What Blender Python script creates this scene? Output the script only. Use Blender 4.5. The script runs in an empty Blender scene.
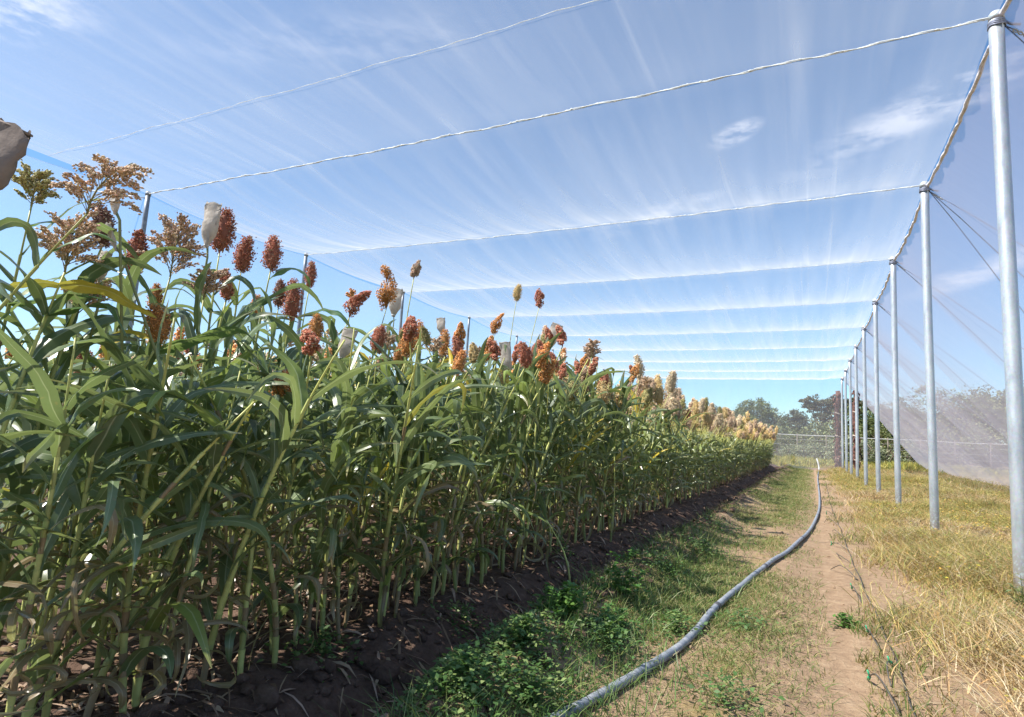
import bpy, math, random
import numpy as np
from mathutils import Matrix, Vector

rad = math.radians
scene = bpy.context.scene
COL = scene.collection

# ------------------------------------------------------------------ camera
FOC, YAW, PITCH, ROLL = 594.06, 0.4703, 0.1229, 0.0572
CAMH = 1.169
F0 = Vector((-math.sin(YAW), math.cos(YAW), 0)); R0 = Vector((math.cos(YAW), math.sin(YAW), 0)); U0 = Vector((0, 0, 1))
F2 = F0 * math.cos(PITCH) + U0 * math.sin(PITCH)
U2 = U0 * math.cos(PITCH) - F0 * math.sin(PITCH)
RC = R0 * math.cos(ROLL) + U2 * math.sin(ROLL)
UC = U2 * math.cos(ROLL) - R0 * math.sin(ROLL)
cam_data = bpy.data.cameras.new('camera'); cam = bpy.data.objects.new('camera', cam_data); COL.objects.link(cam)
cam.matrix_world = Matrix(((RC.x, UC.x, -F2.x, 0), (RC.y, UC.y, -F2.y, 0), (RC.z, UC.z, -F2.z, CAMH), (0, 0, 0, 1)))
cam_data.sensor_width = 36; cam_data.lens = FOC / 1024 * 36
cam_data.clip_start = 0.05; cam_data.clip_end = 5000
scene.camera = cam

# ------------------------------------------------------------------ sky, sun, exposure
SUN_H = Vector((-0.80, -0.60, 0)).normalized(); SUN_EL = rad(51)
sun_dir = SUN_H * math.cos(SUN_EL) + Vector((0, 0, math.sin(SUN_EL)))
world = bpy.data.worlds.new('World'); scene.world = world; world.use_nodes = True
wn, wl = world.node_tree.nodes, world.node_tree.links
wn.clear()
wout = wn.new('ShaderNodeOutputWorld'); wbg = wn.new('ShaderNodeBackground'); wbg.inputs[1].default_value = 0.088
sky = wn.new('ShaderNodeTexSky'); sky.sky_type = 'NISHITA'; sky.sun_disc = False
sky.sun_elevation = SUN_EL; sky.sun_rotation = math.atan2(SUN_H.x, SUN_H.y) % (2 * math.pi)
sky.air_density = 1.0; sky.dust_density = 0.4; sky.ozone_density = 3.4; sky.altitude = 300


def cam_ray(x, y):
    return (F2 + RC * ((x - 512) / FOC) - UC * ((y - 358.5) / FOC)).normalized()


# thin fair-weather clouds, laid out by direction on the sky
tc = wn.new('ShaderNodeTexCoord')
skt = wn.new('ShaderNodeMix'); skt.data_type = 'RGBA'; skt.blend_type = 'MULTIPLY'; skt.inputs[0].default_value = 1.0
wl.new(sky.outputs[0], skt.inputs[6]); skt.inputs[7].default_value = (0.77, 0.965, 1.05, 1)
last = skt.outputs[2]
nz = wn.new('ShaderNodeTexNoise'); nz.inputs['Scale'].default_value = 15; nz.inputs['Detail'].default_value = 7; nz.inputs['Roughness'].default_value = 0.6
mpn = wn.new('ShaderNodeMapping'); mpn.inputs['Scale'].default_value = (1, 1, 3.2)
wl.new(tc.outputs['Generated'], mpn.inputs[0]); wl.new(mpn.outputs[0], nz.inputs['Vector'])


def wmath(op, a, b=None, clamp=False):
    n = wn.new('ShaderNodeMath'); n.operation = op; n.use_clamp = clamp
    for i, v in enumerate((a, b)):
        if v is None: continue
        if isinstance(v, (int, float)): n.inputs[i].default_value = v
        else: wl.new(v, n.inputs[i])
    return n.outputs[0]


clouds = [(735, 134, 0.046, 0.020, .9), (925, 108, 0.20, 0.040, .5), (20, 8, 0.10, 0.05, .7), (655, 216, 0.12, 0.02, .5), (985, 270, 0.11, 0.022, .55), (330, 40, .3, .05, .15)]
acc = None
for (cx, cy, rw, rh, st) in clouds:
    d = cam_ray(cx, cy)
    sub = wn.new('ShaderNodeVectorMath'); sub.operation = 'SUBTRACT'; wl.new(tc.outputs['Generated'], sub.inputs[0]); sub.inputs[1].default_value = d
    side = Vector((d.y, -d.x, 0)).normalized()
    dt = wn.new('ShaderNodeVectorMath'); dt.operation = 'DOT_PRODUCT'; wl.new(sub.outputs[0], dt.inputs[0]); dt.inputs[1].default_value = side
    upv = side.cross(d).normalized()
    # clouds slant a little
    du = wn.new('ShaderNodeVectorMath'); du.operation = 'DOT_PRODUCT'; wl.new(sub.outputs[0], du.inputs[0]); du.inputs[1].default_value = (upv - side * 0.3)
    a = wmath('POWER', wmath('ABSOLUTE', wmath('DIVIDE', dt.outputs['Value'], rw)), 2.0)
    b = wmath('POWER', wmath('ABSOLUTE', wmath('DIVIDE', du.outputs['Value'], rh)), 2.0)
    m = wmath('SUBTRACT', 1.0, wmath('ADD', a, b), True)
    n2 = wmath('MULTIPLY', wmath('SUBTRACT', nz.outputs[0], 0.41), 4.0, True)
    m = wmath('MULTIPLY', wmath('MULTIPLY', wmath('POWER', m, 1.7), n2), st)
    dd = wn.new('ShaderNodeVectorMath'); dd.operation = 'DOT_PRODUCT'; wl.new(tc.outputs['Generated'], dd.inputs[0]); dd.inputs[1].default_value = d
    m = wmath('MULTIPLY', m, wmath('GREATER_THAN', dd.outputs['Value'], 0.0))
    acc = m if acc is None else wmath('ADD', acc, m)
mx = wn.new('ShaderNodeMix'); mx.data_type = 'RGBA'
wl.new(wmath('MINIMUM', acc, 0.85), mx.inputs[0]); wl.new(last, mx.inputs[6]); mx.inputs[7].default_value = (7.0, 7.1, 7.6, 1)
wl.new(mx.outputs[2], wbg.inputs[0]); wl.new(wbg.outputs[0], wout.inputs[0])

sd = bpy.data.lights.new('sun', 'SUN'); sd.energy = 4.9; sd.angle = rad(0.5); sd.color = (1.0, 0.95, 0.88)
so = bpy.data.objects.new('sun', sd); COL.objects.link(so)
so.rotation_euler = (-sun_dir).to_track_quat('-Z', 'Y').to_euler()
scene.view_settings.view_transform = 'Standard'; scene.view_settings.look = 'None'
scene.view_settings.exposure = 1.08; scene.view_settings.gamma = 1.0
scene.cycles.max_bounces = 8; scene.cycles.transparent_max_bounces = 16
scene.cycles.transmission_bounces = 4; scene.cycles.diffuse_bounces = 5; scene.cycles.glossy_bounces = 2


# ------------------------------------------------------------------ mesh helpers
class Geo:
    """collects vertices, quads, tris and vertex colours, then links them as ONE mesh object"""
    def __init__(s): s.v = []; s.q = []; s.t = []; s.c = []; s.n = 0
    def add(s, v, q=None, t=None, c=(1, 1, 1)):
        v = np.asarray(v, float).reshape(-1, 3)
        if q is not None and len(q): s.q.append(np.asarray(q, np.int64).reshape(-1, 4) + s.n)
        if t is not None and len(t): s.t.append(np.asarray(t, np.int64).reshape(-1, 3) + s.n)
        c = np.asarray(c, float)
        if c.ndim == 1: c = np.tile(c, (len(v), 1))
        s.v.append(v); s.c.append(c); s.n += len(v)
    def mesh(s, name, mat, smooth=True):
        v = np.concatenate(s.v); c = np.concatenate(s.c)
        q = np.concatenate(s.q) if s.q else np.zeros((0, 4), np.int64)
        t = np.concatenate(s.t) if s.t else np.zeros((0, 3), np.int64)
        me = bpy.data.meshes.new(name)
        me.vertices.add(len(v)); me.vertices.foreach_set('co', v.astype(np.float32).ravel())
        me.loops.add(len(q) * 4 + len(t) * 3)
        me.loops.foreach_set('vertex_index', np.concatenate([q.ravel(), t.ravel()]).astype(np.int32))
        me.polygons.add(len(q) + len(t))
        me.polygons.foreach_set('loop_start', np.concatenate([np.arange(len(q)) * 4, len(q) * 4 + np.arange(len(t)) * 3]).astype(np.int32))
        me.polygons.foreach_set('use_smooth', np.full(len(q) + len(t), smooth))
        me.update(calc_edges=True)
        a = me.color_attributes.new('Col', 'FLOAT_COLOR', 'POINT')
        a.data.foreach_set('color', np.concatenate([c, np.ones((len(c), 1))], 1).astype(np.float32).ravel())
        me.materials.append(mat)
        return me
    def obj(s, name, mat, parent=None, smooth=True):
        return link(name, s.mesh(name, mat, smooth), parent)


def link(name, data, parent=None):
    o = bpy.data.objects.new(name, data); COL.objects.link(o)
    if parent: o.parent = parent
    return o


def tag(o, label=None, cat=None, group=None, kind=None):
    if label: o['label'] = label
    if cat: o['category'] = cat
    if group: o['group'] = group
    if kind: o['kind'] = kind
    return o


def thing(name, label, cat, loc=(0, 0, 0), group=None):
    o = link(name, None); o.location = loc; o.empty_display_size = .1
    return tag(o, label, cat, group)


def norm(a): return a / (np.linalg.norm(a, axis=-1, keepdims=True) + 1e-12)


def tube(P, r, k=6, cap=True):
    """verts, quads, tris of a tube along P"""
    P = np.asarray(P, float); n = len(P); r = np.broadcast_to(np.asarray(r, float), (n,))
    T = norm(np.gradient(P, axis=0))
    ref = np.array([0., 0, 1]) if abs(T[0][2]) < .8 else np.array([1., 0, 0])
    N = np.zeros_like(P); u = norm(np.cross(T[0], ref))
    for i in range(n):
        u = norm(u - T[i] * (u @ T[i])); N[i] = u
    B = np.cross(T, N)
    a = np.arange(k) / k * 2 * np.pi
    V = P[:, None] + r[:, None, None] * (np.cos(a)[None, :, None] * N[:, None] + np.sin(a)[None, :, None] * B[:, None])
    i = np.arange(n - 1)[:, None] * k; j = np.arange(k)[None]; j2 = (j + 1) % k
    Q = np.stack([i + j, i + j2, i + k + j2, i + k + j], -1).reshape(-1, 4)
    V = V.reshape(-1, 3); t = []
    if cap:
        V = np.concatenate([V, P[:1], P[-1:]]); b = n * k
        for m in range(k):
            t.append((b, (m + 1) % k, m)); t.append((b + 1, (n - 1) * k + m, (n - 1) * k + (m + 1) % k))
    return V, Q, t


_rs = np.random.RandomState(5)
_G = _rs.rand(256, 256)


def vnoise(x, y, f=1.0, o=4):
    """value noise, 0..1"""
    x = np.asarray(x, float) * f; y = np.asarray(y, float) * f; s = 0; a = 1; w = 0
    for k in range(o):
        xi = np.floor(x).astype(int); yi = np.floor(y).astype(int); fx = x - xi; fy = y - yi
        fx = fx * fx * (3 - 2 * fx); fy = fy * fy * (3 - 2 * fy)
        g = lambda i, j: _G[(i + 17 * k) & 255, (j + 29 * k) & 255]
        s = s + a * ((g(xi, yi) * (1 - fx) + g(xi + 1, yi) * fx) * (1 - fy) + (g(xi, yi + 1) * (1 - fx) + g(xi + 1, yi + 1) * fx) * fy)
        w += a; a *= .5; x = x * 2.03; y = y * 2.03
    return s / w


def sstep(a, b, x):
    t = np.clip((np.asarray(x, float) - a) / (b - a), 0, 1); return t * t * (3 - 2 * t)


def ghost_height(x, y):
    x = np.asarray(x, float); y = np.asarray(y, float)
    near = 1 - sstep(45, 70, y)
    bed = sstep(-1.75, -2.1, x)                                   # planted bed
    z = bed * (.05 + .07 * (vnoise(x, y, 5, 4) - .5) + .10 * (vnoise(x, y, 1.6, 2) - .5))
    z = z - .10 * np.exp(-((x + 1.72 + .18 * (vnoise(x, y, .7, 2) - .5)) / .2) ** 2)   # furrow
    z = z + .12 * np.exp(-((x + 1.3 + .25 * (vnoise(x, y, .6, 2) - .5)) / .25) ** 2) * (0.5 + vnoise(x + 9, y, 1.1, 3))
    rough = .09 * sstep(-.75, -1.2, x) * (vnoise(x + 4, y, 3.5, 4) - .5)
    z = z + rough + .02 * (vnoise(x, y, 2.5, 3) - .5) + .012 * (vnoise(x, y, 9, 2) - .5)
    z = z - .035 * np.exp(-((x - .05) / .22) ** 2)                # worn track
    z = z + .07 * sstep(.5, 1.3, x) * (.4 + vnoise(x + 3, y, .8, 3)) + .02 * sstep(1, 5, x)
    z = z + .10 * np.exp(-((y - 39.8) / .8) ** 2) * sstep(-30, -20, x)
    return z * near


GH = ghost_height

# ------------------------------------------------------------------ materials
def new_mat(name):
    m = bpy.data.materials.new(name); m.use_nodes = True; nt = m.node_tree
    for n in list(nt.nodes): nt.nodes.remove(n)
    out = nt.nodes.new('ShaderNodeOutputMaterial')
    return m, nt, out


def N(nt, t, **kw):
    n = nt.nodes.new('ShaderNode' + t)
    for k, v in kw.items(): setattr(n, k, v)
    return n


def plug(nt, sock, v):
    if hasattr(v, 'is_output') or hasattr(v, 'links') and not isinstance(v, (tuple, float, int)): nt.links.new(v, sock)
    else: sock.default_value = v


def nmath(nt, op, a, b=None, c=None, clamp=False):
    n = N(nt, 'Math', operation=op, use_clamp=clamp)
    for i, v in enumerate((a, b, c)):
        if v is not None: plug(nt, n.inputs[i], v)
    return n.outputs[0]


def mixc(nt, f, a, b, mode='MIX'):
    n = N(nt, 'Mix', data_type='RGBA', blend_type=mode)
    plug(nt, n.inputs[0], f); plug(nt, n.inputs[6], a); plug(nt, n.inputs[7], b); return n.outputs[2]


def noise(nt, scale, detail=4, rough=.55, vec=None, dist=0):
    n = N(nt, 'TexNoise'); n.inputs['Scale'].default_value = scale; n.inputs['Detail'].default_value = detail
    n.inputs['Roughness'].default_value = rough; n.inputs['Distortion'].default_value = dist
    if vec is None:
        vec = N(nt, 'TexCoord').outputs['Object']
    nt.links.new(vec, n.inputs['Vector']); return n.outputs[0]


def ramp(nt, f, stops):
    r = N(nt, 'ValToRGB'); cr = r.color_ramp
    while len(cr.elements) < len(stops): cr.elements.new(.5)
    for e, (p, c) in zip(cr.elements, stops):
        e.position = p; e.color = (*c, 1) if len(c) == 3 else c
    nt.links.new(f, r.inputs[0]); return r.outputs[0]


def principled(nt, out, col, rough=.6, metal=0, spec=.5, bump=None, bstr=.3, bdist=.01):
    p = N(nt, 'BsdfPrincipled'); plug(nt, p.inputs['Base Color'], col); plug(nt, p.inputs['Roughness'], rough)
    p.inputs['Metallic'].default_value = metal; p.inputs['Specular IOR Level'].default_value = spec
    if bump is not None:
        b = N(nt, 'Bump'); b.inputs['Strength'].default_value = bstr; b.inputs['Distance'].default_value = bdist
        nt.links.new(bump, b.inputs['Height']); nt.links.new(b.outputs[0], p.inputs['Normal'])
    if out: nt.links.new(p.outputs[0], out.inputs[0])
    return p


def leafy(name, rough=.42, trans=.3, tcol=(.28, .42, .06, 1), spec=.5, mottle=.5, scale=30, tmix=.5):
    """plant tissue: vertex colour for its own hue, mottling, shine and light through the blade"""
    m, nt, out = new_mat(name)
    at = N(nt, 'Attribute', attribute_name='Col')
    n1 = noise(nt, scale, 5, .6)
    oi = N(nt, 'ObjectInfo')
    v = nmath(nt, 'MULTIPLY_ADD', n1, mottle, 1 - mottle * .5)
    v = nmath(nt, 'MULTIPLY', v, nmath(nt, 'MULTIPLY_ADD', oi.outputs['Random'], .3, .85))
    hs = N(nt, 'HueSaturation'); plug(nt, hs.inputs['Color'], at.outputs['Color']); plug(nt, hs.inputs['Value'], v)
    if name == 'sorghum_leaf':                       # scorched flecks and dry blotches
        bl = nmath(nt, 'MULTIPLY', nmath(nt, 'SUBTRACT', noise(nt, 26, 6, .7), .60, clamp=True), 7.0, clamp=True)
        hs2 = mixc(nt, nmath(nt, 'MULTIPLY', bl, .8), hs.outputs[0], (.30, .20, .10, 1))
        class _H: outputs = [hs2]
        hs = _H
    p = principled(nt, None, hs.outputs[0], rough, 0, spec, n1, .25, .004)
    if trans:
        t = N(nt, 'BsdfTranslucent'); plug(nt, t.inputs[0], mixc(nt, tmix, hs.outputs[0], tcol))
        mx = N(nt, 'MixShader'); mx.inputs[0].default_value = trans
        nt.links.new(p.outputs[0], mx.inputs[1]); nt.links.new(t.outputs[0], mx.inputs[2]); nt.links.new(mx.outputs[0], out.inputs[0])
    else: nt.links.new(p.outputs[0], out.inputs[0])
    return m


M = {}
M['leaf'] = leafy('sorghum_leaf', .30, .32, (.36, .46, .12, 1), spec=.6, mottle=.6, scale=18)
M['stalk'] = leafy('sorghum_stalk', .5, 0, mottle=.7, scale=25)
M['grain'] = leafy('seed_head', .75, .12, (.5, .25, .1, 1), .25, .8, 60, tmix=.2)
M['grass'] = leafy('grass_blades', .55, .3, (.45, .4, .12, 1), .3, .5, 3, tmix=.25)
M['weed'] = leafy('weed_leaves', .45, .3, (.2, .4, .05, 1), .4, .5, 9)
M['crown'] = leafy('tree_leaves', .6, .2, (.15, .22, .05, 1), .25, .7, .8, tmix=.4)
M['litter'] = leafy('dry_litter', .8, .1, (.4, .3, .15, 1), .15, .6, 20, tmix=.2)


def mat_bark():
    m, nt, out = new_mat('bark'); n = noise(nt, 6, 6)
    principled(nt, out, ramp(nt, n, [(.3, (.05, .035, .025)), (.7, (.16, .12, .09))]), .9, 0, .2, n, .6, .03); return m
M['bark'] = mat_bark()


def mat_steel():
    m, nt, out = new_mat('galvanised_steel')
    co = N(nt, 'TexCoord').outputs['Object']
    mp = N(nt, 'Mapping'); mp.inputs['Scale'].default_value = (1, 1, .25); nt.links.new(co, mp.inputs[0])
    vo = N(nt, 'TexVoronoi'); vo.inputs['Scale'].default_value = 60; nt.links.new(co, vo.inputs['Vector'])
    n = noise(nt, 9, 5, .65, mp.outputs[0])
    c = ramp(nt, n, [(.3, (.40, .44, .48)), (.55, (.56, .60, .63)), (.75, (.66, .69, .71))])
    c = mixc(nt, .12, c, vo.outputs['Color'], 'MULTIPLY')
    sx = N(nt, 'SeparateXYZ'); nt.links.new(co, sx.inputs[0])
    low = nmath(nt, 'SUBTRACT', 1.0, nmath(nt, 'MULTIPLY', sx.outputs[2], 2.2), clamp=True)     # soil splashed on the foot
    dirt = nmath(nt, 'MULTIPLY', low, nmath(nt, 'GREATER_THAN', noise(nt, 25, 5), .47))
    c = mixc(nt, nmath(nt, 'MULTIPLY', dirt, .75), c, (.22, .15, .10, 1))
    r = nmath(nt, 'MULTIPLY_ADD', n, .3, .28)
    principled(nt, out, c, r, .55, .5, n, .12, .004); return m
M['steel'] = mat_steel()


def simple(name, c0, c1, rough=.6, scale=12, metal=0, spec=.4, bs=.3, bd=.005):
    m, nt, out = new_mat(name); n = noise(nt, scale, 5)
    principled(nt, out, ramp(nt, n, [(.3, c0), (.7, c1)]), rough, metal, spec, n, bs, bd); return m


M['shaded_steel'] = simple('backlit_tone_steel', (.16, .18, .21), (.27, .30, .34), .5, 9, metal=.5)  # far-row poles: their backlit shade is put into a darker base colour
M['far_rope'] = simple('grey_rope', (.30, .33, .35), (.46, .48, .5), .8, 30)
M['rope'] = simple('pale_rope', (.50, .52, .48), (.78, .80, .78), .8, 60)
M['edge_rope'] = simple('bundled_net_edge', (.56, .52, .54), (.84, .81, .84), .85, 14, bs=.8, bd=.02)
M['wire'] = simple('guy_wire', (.20, .22, .30), (.34, .37, .46), .5, 40, metal=.5)
M['pipe'] = simple('grey_pipe', (.13, .155, .19), (.33, .34, .36), .5, 16, spec=.5, bs=.1)
M['pipe_dark'] = simple('pipe_fitting', (.05, .05, .06), (.10, .10, .11), .5, 20)
M['drip'] = simple('black_drip_tube', (.05, .045, .04), (.11, .10, .085), .5, 20)
M['green_plastic'] = simple('green_plastic', (.02, .26, .12), (.04, .38, .18), .4, 20)
M['brown_paper'] = simple('backlit_tone_brown_paper', (.17, .135, .115), (.27, .22, .185), .95, 14, bs=.7, bd=.01)  # kraft darkened in its colour to stand for the bag's shaded, backlit side
M['paper'] = simple('kraft_paper', (.36, .29, .23), (.56, .47, .39), .9, 14, bs=.7, bd=.01)
M['red_net'] = simple('rust_red_net_bundle', (.06, .035, .03), (.22, .10, .075), .95, 14, bs=1, bd=.05)
M['fence_steel'] = simple('fence_steel', (.35, .36, .36), (.6, .6, .58), .6, 5, metal=.3)
M['fence_post'] = simple('fence_post_wood', (.10, .08, .06), (.24, .20, .17), .9, 5)


def mat_glassine():
    m, nt, out = new_mat('glassine_bag'); n = noise(nt, 18, 6, .6)
    c = ramp(nt, n, [(.3, (.46, .40, .33)), (.7, (.78, .71, .62))])
    p = principled(nt, None, c, .55, 0, .4, n, .8, .01)
    t = N(nt, 'BsdfTranslucent'); nt.links.new(c, t.inputs[0])
    mx = N(nt, 'MixShader'); mx.inputs[0].default_value = .45
    nt.links.new(p.outputs[0], mx.inputs[1]); nt.links.new(t.outputs[0], mx.inputs[2]); nt.links.new(mx.outputs[0], out.inputs[0]); return m
M['glassine'] = mat_glassine()


def mat_net(name, cover, col, streak=.5, axis='X', seam=False, tcol=None):
    """fine insect mesh: threads cover a share of the area, so the gaps between them close
    up the flatter one looks along the cloth (same for every ray)"""
    m, nt, out = new_mat(name)
    co = N(nt, 'TexCoord').outputs['Object']
    def streaks(scl, detail, rough=.6):
        mp = N(nt, 'Mapping')
        mp.inputs['Scale'].default_value = scl; nt.links.new(co, mp.inputs[0])
        mp.inputs['Rotation'].default_value = (0, 0, .05)
        return noise(nt, 1.0, detail, rough, mp.outputs[0], .3)
    sc = (2.6, .16, .4) if axis == 'X' else (.3, 2.2, .3)
    sc2 = (3.4, .18, .6) if axis == 'X' else (.5, 7, .5)
    a = streaks(sc, 4); b = streaks(sc2, 3, .45); big = noise(nt, .22, 3, .5, co)
    at = N(nt, 'Attribute', attribute_name='Col'); sp = N(nt, 'SeparateColor'); nt.links.new(at.outputs['Color'], sp.inputs[0])
    # gathered pleats (thicker cloth) run off each seam, strongest beside it
    pl = nmath(nt, 'POWER', nmath(nt, 'MULTIPLY', nmath(nt, 'SUBTRACT', b, .50, clamp=True), 3.0), 1.25)
    pl2 = nmath(nt, 'MULTIPLY', nmath(nt, 'SUBTRACT', a, .47, clamp=True), 1.5)
    fine = streaks((11.0, .10, .8) if axis == 'X' else (.3, 9, .3), 2, .4)
    pl2 = nmath(nt, 'ADD', pl2, nmath(nt, 'MULTIPLY', nmath(nt, 'POWER', nmath(nt, 'MULTIPLY', nmath(nt, 'SUBTRACT', fine, .60, clamp=True), 4.0), 1.5), .6 if axis == 'X' else .3))
    k = nmath(nt, 'ADD', nmath(nt, 'MULTIPLY', pl, nmath(nt, 'MULTIPLY_ADD', sp.outputs[0], .55, .3)), pl2)
    k = nmath(nt, 'ADD', nmath(nt, 'MULTIPLY', k, streak), nmath(nt, 'MULTIPLY_ADD', big, .8, .42))
    dens = nmath(nt, 'MULTIPLY', k, cover)
    dens = nmath(nt, 'MINIMUM', dens, .72)
    g = N(nt, 'NewGeometry')
    d = N(nt, 'VectorMath', operation='DOT_PRODUCT'); nt.links.new(g.outputs['Incoming'], d.inputs[0]); nt.links.new(g.outputs['Normal'], d.inputs[1])
    cs = nmath(nt, 'MAXIMUM', nmath(nt, 'ABSOLUTE', d.outputs['Value']), .12)
    T = nmath(nt, 'POWER', nmath(nt, 'SUBTRACT', 1.0, dens), nmath(nt, 'POWER', cs, -.85))
    al = nmath(nt, 'SUBTRACT', 1.0, T, clamp=True)
    df = N(nt, 'BsdfDiffuse'); df.inputs[0].default_value = col
    tl = N(nt, 'BsdfTranslucent'); tl.inputs[0].default_value = tcol or col
    mx = N(nt, 'MixShader'); mx.inputs[0].default_value = .5
    nt.links.new(df.outputs[0], mx.inputs[1]); nt.links.new(tl.outputs[0], mx.inputs[2])
    tr = N(nt, 'BsdfTransparent')
    m2 = N(nt, 'MixShader'); nt.links.new(al, m2.inputs[0]); nt.links.new(tr.outputs[0], m2.inputs[1]); nt.links.new(mx.outputs[0], m2.inputs[2])
    nt.links.new(m2.outputs[0], out.inputs[0]); return m


M['roof_net'] = mat_net('white_roof_net', .145, (.66, .675, .68, 1), .95, 'X')
M['side_net'] = mat_net('side_net', .22, (.93, .82, .86, 1), .08, 'Y')
M['far_net'] = mat_net('far_side_net', .14, (.66, .69, .74, 1), .15, 'Y')
M['end_net'] = mat_net('end_net', .24, (.76, .74, .78, 1), .35, 'X')


def mat_ground():
    m, nt, out = new_mat('field_ground')
    at = N(nt, 'Attribute', attribute_name='Col'); sp = N(nt, 'SeparateColor'); nt.links.new(at.outputs['Color'], sp.inputs[0])
    n1 = noise(nt, 1.2, 7, .62); n2 = noise(nt, 14, 7, .7); n3 = noise(nt, 60, 4, .7)
    sand = ramp(nt, n2, [(.25, (.25, .165, .105)), (.5, (.35, .24, .15)), (.75, (.46, .335, .22))])
    soil = ramp(nt, n2, [(.3, (.085, .052, .038)), (.6, (.175, .112, .082)), (.8, (.29, .195, .14))])
    green = ramp(nt, n3, [(.3, (.045, .06, .018)), (.7, (.14, .15, .05))])
    straw = ramp(nt, n3, [(.25, (.17, .115, .05)), (.5, (.32, .235, .11)), (.8, (.46, .37, .2))])
    def edge(ch, lo=.35, hi=.65):
        x = nmath(nt, 'ADD', ch, nmath(nt, 'MULTIPLY', nmath(nt, 'SUBTRACT', n2, .5), .9))
        mr = N(nt, 'MapRange', clamp=True); nt.links.new(x, mr.inputs[0]); mr.inputs[1].default_value = lo; mr.inputs[2].default_value = hi
        return mr.outputs[0]
    c = mixc(nt, edge(sp.outputs[2]), sand, soil)
    c = mixc(nt, edge(sp.outputs[1]), c, straw)
    c = mixc(nt, edge(sp.outputs[0]), c, green)
    c = mixc(nt, nmath(nt, 'MULTIPLY', n1, .35), c, (.5, .5, .5, 1), 'MULTIPLY')
    h = nmath(nt, 'ADD', n2, nmath(nt, 'MULTIPLY', n3, .4))
    principled(nt, out, c, .95, 0, .15, h, .9, .03); return m
M['ground'] = mat_ground()

# ------------------------------------------------------------------ ground: one sheet to the horizon
def axis_pts(lo_f, hi_f, step, far, g=1.16):
    a = list(np.arange(lo_f, hi_f + step / 2, step)); s = step
    while a[-1] < far: s *= g; a.append(a[-1] + s)
    s = step; b = [a[0]]
    while b[-1] > -far: s *= g; b.append(b[-1] - s)
    return np.array(b[::-1][:-1] + a)


gx = axis_pts(-4.0, 4.5, .045, 1500)
ya = list(np.arange(.8, 12, .05)); s_ = .05
while ya[-1] < 45: s_ = min(s_ * 1.03, .3); ya.append(ya[-1] + s_)
while ya[-1] < 2500: s_ *= 1.2; ya.append(ya[-1] + s_)
yb = [.8]; s_ = .05
while yb[-1] > -1500: s_ *= 1.25; yb.append(yb[-1] - s_)
gy = np.array(yb[::-1][:-1] + ya)
X, Y = np.meshgrid(gx, gy)
Z = GH(X, Y) - .03 * sstep(60, 100, Y)
nA = vnoise(X, Y, .9, 4); nB = vnoise(X + 31, Y + 7, .5, 4); nC = vnoise(X + 60, Y, 2.2, 4)
soilm = sstep(-1.0, -1.5, X + .5 * (nA - .5)) * .95
# patchy greens between bed and worn track, and down the tube line
greenm = np.exp(-((X + .85) / .42) ** 2) * sstep(.35, .7, nB) * 1.0 + .45 * np.exp(-((X - .38) / .12) ** 2) * sstep(.45, .6, nA)
greenm = greenm + sstep(10, 24, Y) * np.exp(-((X + .7) / .5) ** 2) * .45
greenm = np.where(Y > 41, .6 * sstep(.3, .7, nA), greenm)
strawm = sstep(.45, 1.25, X + .5 * (nC - .5)) * .8
strawm = np.maximum(strawm, .62 * np.exp(-((X + .42) / .22) ** 2) * sstep(.45, .6, nC))
strawm = np.where(Y > 41, .8, strawm)
soilm = np.where(Y > 41, .1, soilm)
g = Geo()
ny, nx = X.shape
ii = (np.arange(ny - 1)[:, None] * nx + np.arange(nx - 1)[None]).ravel()
g.add(np.stack([X, Y, Z], -1), np.stack([ii, ii + 1, ii + 1 + nx, ii + nx], -1), None, np.stack([greenm, strawm, soilm], -1).reshape(-1, 3))
tag(g.obj('ground', M['ground']), 'bare sandy earth with a worn track beside the sorghum bed', 'ground', kind='structure')

# ------------------------------------------------------------------ net house
XR, XL, HT, SP, Y0, NP = 1.56, -11.27, 5.284, 4.0, 6.5, 9
pole_y = [Y0 + SP * i for i in range(NP)]
ord_ = ['first', 'second', 'third', 'fourth', 'fifth', 'sixth', 'seventh', 'eighth', 'ninth']


def pole_mesh(h, r, seed):
    g = Geo(); zs = np.linspace(-.3, h, 14)
    P = np.stack([zs * 0 + .004 * np.sin(zs * 1.1 + seed), .004 * np.cos(zs + seed), zs], -1)
    v, q, t = tube(P, r, 24); g.add(v, q, t); return g


def cap_mesh(h, r):
    g = Geo(); v, q, t = tube([(0, 0, h - .05), (0, 0, h + .004), (0, 0, h + .03), (0, 0, h + .042)], [r + .006, r + .006, r * .8, r * .3], 20); g.add(v, q, t); return g


def collar_mesh(h, r):
    g = Geo()
    for k in range(4):
        a = np.linspace(0, 2 * np.pi, 18); z = h - .075 - k * .014
        v, q, t = tube(np.stack([(r + .008) * np.cos(a), (r + .008) * np.sin(a), z + .006 * np.sin(3 * a + k)], -1), .007, 5, False); g.add(v, q)
    v, q, t = tube([(r, 0, h - .07), (r + .05, .02, h - .10), (r + .12, .01, h - .13)], .012, 6); g.add(v, q, t)
    return g


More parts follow.
